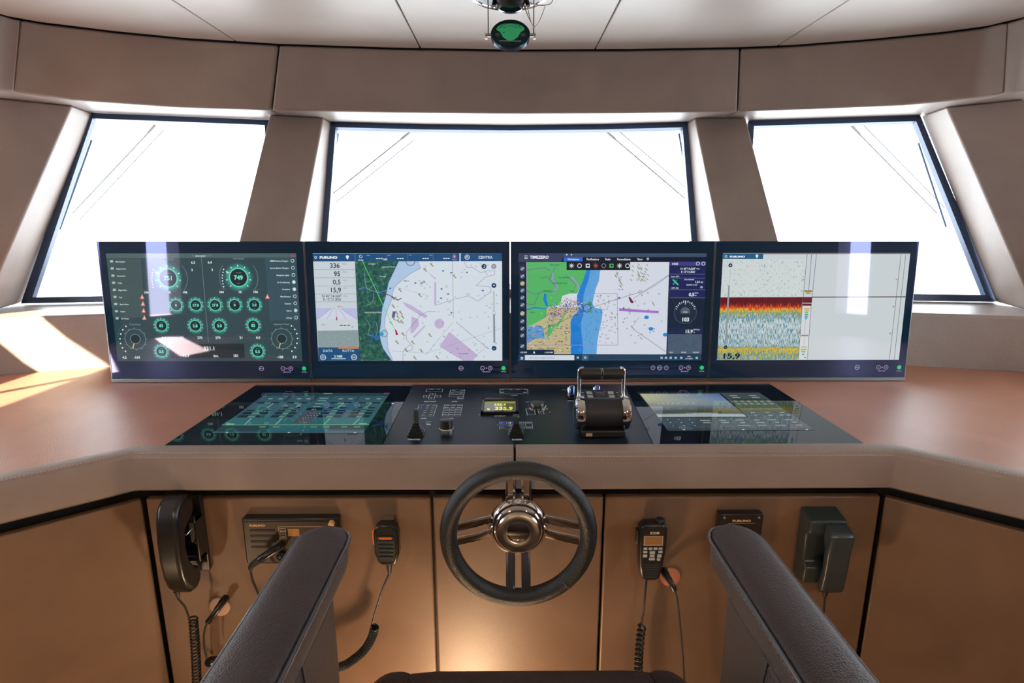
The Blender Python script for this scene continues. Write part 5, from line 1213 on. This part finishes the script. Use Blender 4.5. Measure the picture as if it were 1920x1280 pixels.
# boxy phone right
ph = empty('wall_phone', W(.69, PY, -0.71), 'boxy dark grey phone and wall cradle at the right end of the panels', 'telephone')
mb = MB(); mb.prism([W(.640, PY - p, z) for p, z in ((0, -.626), (.048, -.638), (.048, -.666), (.034, -.678), (.034, -.740), (.048, -.752), (.044, -.792), (0, -.792))], (.080, 0, 0)); mb.build('cradle', M_TEALPH, ph, bevel=.004, seg=3)
mb = MB(); mb.prism([W(.668, PY - p, z) for p, z in ((.050, -.640), (.080, -.650), (.084, -.658), (.078, -.700), (.076, -.750), (.070, -.796), (.054, -.806), (.046, -.796), (.050, -.776), (.058, -.745), (.058, -.695), (.050, -.676))], (.050, 0, 0)); mb.build('handset_body', M_TEALPH, ph, bevel=.006, seg=4)
MB().lathe(W(.69, PY - .05, -.798), (0, 0.05, -1), [(.006, 0), (.006, .012), (.004, .024)], 14).build('strain_relief', M_BLACKM, ph)
MB().tube(smooth_path([W(.69, PY - .05, -.820), W(.688, PY - .055, -.90), W(.68, PY - .04, -1.0), W(.66, PY - .02, -1.06)], 6), .0025, 8).build('cable', M_BLACKM, ph)

# ==================================================================================== HELM CHAIR
CX = 0.019
ch = empty('helm_chair', W(CX, 0.45, -EYE), 'dark brown leather helm chair with long padded armrests in the foreground', 'chair')
AZ = -0.470
def arm(xc, s):
    hw = .038
    outline = []
    for k in range(13):
        t = math.pi * k / 12; outline.append((xc + hw * math.cos(t), .764 + .040 * math.sin(t)))
    outline = [(xc + hw, .10)] + outline + [(xc - hw, .10)]
    # cushion: rounded loft of scaled outlines
    def ring(off, z):
        o = []
        for (x, y) in outline:
            dx = x - xc; sx = (abs(dx) - off) / max(abs(dx), 1e-6) if abs(dx) > 1e-4 else 1
            yy = y - off if y > .2 else y
            o.append(W(xc + dx * max(sx, .02), yy, AZ + z))
        return o
    cu_ = MB().loft([ring(.003, -.0100), ring(.000, -.0075), ring(.0008, -.004), ring(.003, -.0015), ring(.007, .0012), ring(.014, .0035), ring(.026, .005)]).build('armrest_cushion', M_CHAIR, ch, angle=80)
    e = [(p.x, p.y) for p in [W(x, y, 0) for x, y in outline]]
    MB().tube([W(x + (.0022 if x > xc else -.0022), y + (.0022 if y > .765 else 0), AZ - .0098) for x, y in outline], .0032, 10).build('piping', M_PIPING, cu_)
    sd_ = MB().loft([ring(.006, -.060), ring(.003, -.055), ring(.0005, -.045), ring(.0, -.0125), ring(.003, -.0100)]).build('armrest_side', M_CHAIR2, ch, angle=80)
    # stitches along the side just under the piping
    mb = MB()
    xi = xc - s * hw
    for k in range(70): mb.box(W(xi - s * .0006, .12 + k * .0092, AZ - .0185), (.0012, .0052, .0012))
    mb.build('stitching', mat('arm_thread', (.26, .19, .165), .6) if s > 0 else M_DARKSTITCH, sd_, smooth=False)
    # upholstered side panel under the armrest
    xin, xout = xc - s * .030, xc + s * .022
    pr = [(.720, -.53), (.722, -.66), (.715, -.78), (.66, -.86), (.12, -.86), (.12, -.53)]
    pn_ = MB().prism([W(xin, y, z) for y, z in pr], (xout - xin, 0, 0)).build('side_panel', M_CHAIR2, ch, bevel=.010, seg=4)
    MB().tube([W(xin - s * .0008, y, z) for y, z in ((.585, -.53), (.592, -.575), (.575, -.60), (.57, -.70), (.565, -.84))], .0014, 6).build('panel_seam', M_DARKSTITCH, pn_)
arm(-0.297, -1); arm(0.335, 1)
# seat cushion: three sections with seams, rolled front
SZ = -0.683
def seat_section(x0, x1, rl, rr_):
    rings = []
    nx = 10
    for i in range(nx + 1):
        t = i / nx; x = x0 + (x1 - x0) * t
        drop = 0
        if rl: drop = .062 * max(0, 1 - (x - x0) / rl) ** 2.2
        if rr_: drop = .062 * max(0, 1 - (x1 - x) / rr_) ** 2.2
        e = min(1, (min(x - x0, x1 - x)) / .008); puff = .0 - .004 * (1 - e) ** 2
        r = []
        for (y, z) in ((.13, -.10), (.13, 0), (.55, -.004), (.68, 0), (.725, -.002), (.748, -.010), (.762, -.026), (.768, -.050), (.764, -.085), (.755, -.10)):
            r.append(W(x, y - drop * .55 if y > .3 else y, SZ + z + puff - drop * (1 if z > -.09 else 0)))
        rings.append(r)
    return MB().loft(rings).build('seat_cushion', M_CHAIR, ch, angle=60)
s0, s1 = -0.262, 0.300
sa, sb = -0.1675, 0.2085
seat_section(s0, sa - .0008, .075, 0); seat_section(sa + .0008, sb - .0008, 0, 0); seat_section(sb + .0008, s1, 0, .075)
MB().box2(W(s0, .13, SZ - .17), W(s1, .735, SZ - .101)).build('seat_base', M_CHAIR2, ch, bevel=.01)
MB().box2(W(s0 - .03, -.02, -.82), W(s1 + .03, .10, -.12)).build('backrest', M_CHAIR, ch, bevel=.03, seg=4)
MB().lathe(W(CX, .42, -EYE), (0, 0, 1), [(.24, 0), (.24, .015), (.06, .04), (.05, .25), (.05, .58)], 40).build('pedestal', M_STEEL, ch)

# ==================================================================================== COMPASS
cc = aty(957, 64, 1.60)
co = empty('periscope_compass', W(-.006, 1.60, ZC), 'reflector compass hanging from the ceiling with a green tilted mirror dial', 'compass')
MB().torus(W(-.010, 1.585, ZC - .002), (0, 0, 1), .096, .006, 64, 10).build('ceiling_ring', M_CHROME, co)
MB().lathe(W(-.010, 1.585, ZC - .001), (0, 0, -1), [(.093, 0), (.093, .002), (.05, .003)], 48).build('recess_plate', M_BLACK, co)
lc = aty(957, 18, 1.58)
MB().lathe(lc + Vector((0, 0, .07)), (0, 0, -1), [(.030, 0), (.030, .030), (.038, .034), (.038, .055), (.034, .060), (.034, .066), (.031, .070)], 40).build('compass_tube', M_BLACK, co); ctb = LAST[-1]
MB().lathe(lc + Vector((0, 0, .0015)), (0, 0, -1), [(.030, 0), (.029, .002), (.005, .003)], 36).build('lens', mat('lens_dark', (.01, .015, .03), .05), ctb)
nd = Vector((0, -math.cos(math.radians(34)), math.sin(math.radians(34))))
MB().lathe(cc - nd * .014, nd, [(.046, 0), (.051, .004), (.052, .014), (.050, .0165), (.047, .0165)], 56).build('mirror_housing', mat('blue_black_metal', (.05, .08, .11), .2, .6), co)
uu = Vector((1, 0, 0)); vv = nd.cross(uu).normalized()
if vv.z < 0: vv = -vv
gm = mat('dial_green', (.06, .42, .16), .25, em=(.05, .5, .2), ems=.25); gd = mat('dial_dark', (.02, .05, .05), .2); gdk = mat('dial_ink', (.01, .10, .05), .3)  # mirrored compass card painted on, with an added faint glow
d = Draw(cc + nd * .003, uu, vv, lambda a, b: (a, b), 1.0, step=.0002)
d.disc(0, 0, .0475, gd, 0, 48)
pts = [(.037 * math.cos(math.radians(a)), .012 + .024 * math.sin(math.radians(a))) for a in range(0, 181, 12)] + [(-.026, .002), (-.020, -.014), (-.010, -.024), (0, -.027), (.010, -.024), (.020, -.014), (.026, .002)]
d.poly(pts, gm, 1)
d.ring(0, .004, .031, .0022, gdk, 2, 25, 155)
for a, t in ((50, '30'), (70, '15'), (90, 'N'), (110, '15'), (130, '30')): d.text(t, .024 * math.cos(math.radians(a)), .001 + .022 * math.sin(math.radians(a)), .0045, gdk, 2, 'c')
d.disc(-.017, .002, .0022, gdk, 3, 12); d.line([(-.028, -.028), (.027, -.029)], .003, mat('dial_bar', (.35, .4, .4), .3), 2)
for s in (-1, 1): d.disc(s * .033, -.006, .007, mat('dial_stud', (.12, .11, .13), .25), 2, 16)
d.build('compass_dial', co, 'green dial')
for s in (-1, 1):
    px = 915 if s < 0 else 1001
    top = aty(px, -6, 1.60); bot = aty(px - 1, 66, 1.60)
    mb = MB(); mb.box2((top.x - .0012, 1.597, EYE + ZC - .004), (top.x + .0012, 1.603, bot.z)); mb.build('bracket_rod', M_BLACKM, co, smooth=False)
    mb = MB(); mb.lathe(bot, (-s, 0, 0), [(.004, -.006), (.004, .016)], 12); mb.box(bot + Vector((s * .003, 0, -.002)), (.005, .006, .014)); mb.build('wing_nut', M_CHROME, co)
for s in (-1, 1):
    p = lc + Vector((s * .040 + (.002 if s > 0 else 0), 0, .075))
    MB().tube([p, p + Vector((0, 0, -.055)), p + Vector((s * .003, -.004, -.068))], .0055, 10).build('tube_holder', M_BLACK, co)
def wire(pts, m, nm='wire'): MB().tube(smooth_path([aty(*p) for p in pts], 6), .0011, 6).build(nm, m, co)
wire([(985, -4, 1.58), (990, 18, 1.57), (997, 45, 1.56), (1003, 50, 1.56), (1012, 38, 1.56), (1022, 12, 1.57)], mat('wire_cream', (.6, .55, .4), .5))
wire([(986, 0, 1.57), (1000, 8, 1.56), (1020, 10, 1.56), (1033, 6, 1.57), (1038, -6, 1.58)], mat('wire_red', (.35, .02, .04), .4))
wire([(978, -4, 1.58), (983, 12, 1.57), (990, 30, 1.565), (998, 46, 1.56)], mat('wire_brown', (.18, .10, .05), .5))

# ==================================================================================== WIPERS (outside the glass)
def wiper(base, tip, dy, label, blade):
    B0 = aty(*base, dy[0]); T0 = aty(*tip, dy[1])
    w = empty('wiper', B0, label, 'wiper', 'wipers outside the windows')
    ms = mat('wiper_metal', (.55, .60, .63), .5, 0)
    d_ = (T0 - B0); L = d_.length; d_.normalize(); sd = d_.cross(Vector((0, 1, 0))).normalized()
    MB().tube([B0, B0 + d_ * L * .14], .006, 10).build('arm_head', ms, w)
    MB().tube([B0 + d_ * L * .12, T0], .0038, 8).build('wiper_arm', ms, w)
    MB().tube([B0 + sd * .035 + d_ * .02, T0 + sd * .035], .0026, 8).build('parallel_arm', ms, w)
    b0, b1 = aty(*blade[0], dy[1] + .0), aty(*blade[1], dy[1] + .0)
    MB().tube([b0, b1], .004, 8).build('blade', M_FRAME, w)
wiper((775, 243), (618, 368), (2.55, 2.47), 'left wiper outside the wide middle window', ((634, 250), (612, 385)))
wiper((1132, 243), (1284, 372), (2.55, 2.47), 'right wiper outside the wide middle window', ((1273, 250), (1296, 388)))
wiper((300, 226), (136, 400), (2.45, 2.32), 'wiper outside the left window', ((172, 262), (112, 430)))
wiper((1588, 228), (1757, 400), (2.45, 2.34), 'wiper outside the right window', ((1722, 268), (1774, 425)))

# added fittings for the fill lamps (out of frame, where the lamps above shine)
for (sx, sy), nm in zip(CEIL_FILL, ('port', 'starboard', 'aft')):
    t = empty('ceiling_fill_fitting', W(sx, sy, ZC), 'added small round %s ceiling fill light behind the helm chair' % nm, 'lamp', 'added ceiling fill lights')
    MB().torus(W(sx, sy, ZC - .003), (0, 0, 1), .052, .005, 36, 8).build('lamp_rim', M_STEEL, t)
for (fx, fy, fe), nm in zip(FLOOR_FILL, ('left', 'middle')):
    t = empty('floor_fill_fitting', (fx, fy, 0), 'added low round floor fill lamp, %s one, standing in for light from below' % nm, 'lamp', 'added floor fill lamps')
    MB().lathe((fx, fy, 0), (0, .25, 1), [(.075, 0), (.075, .030), (.062, .045)], 36).build('lamp_body', M_STEEL, t)
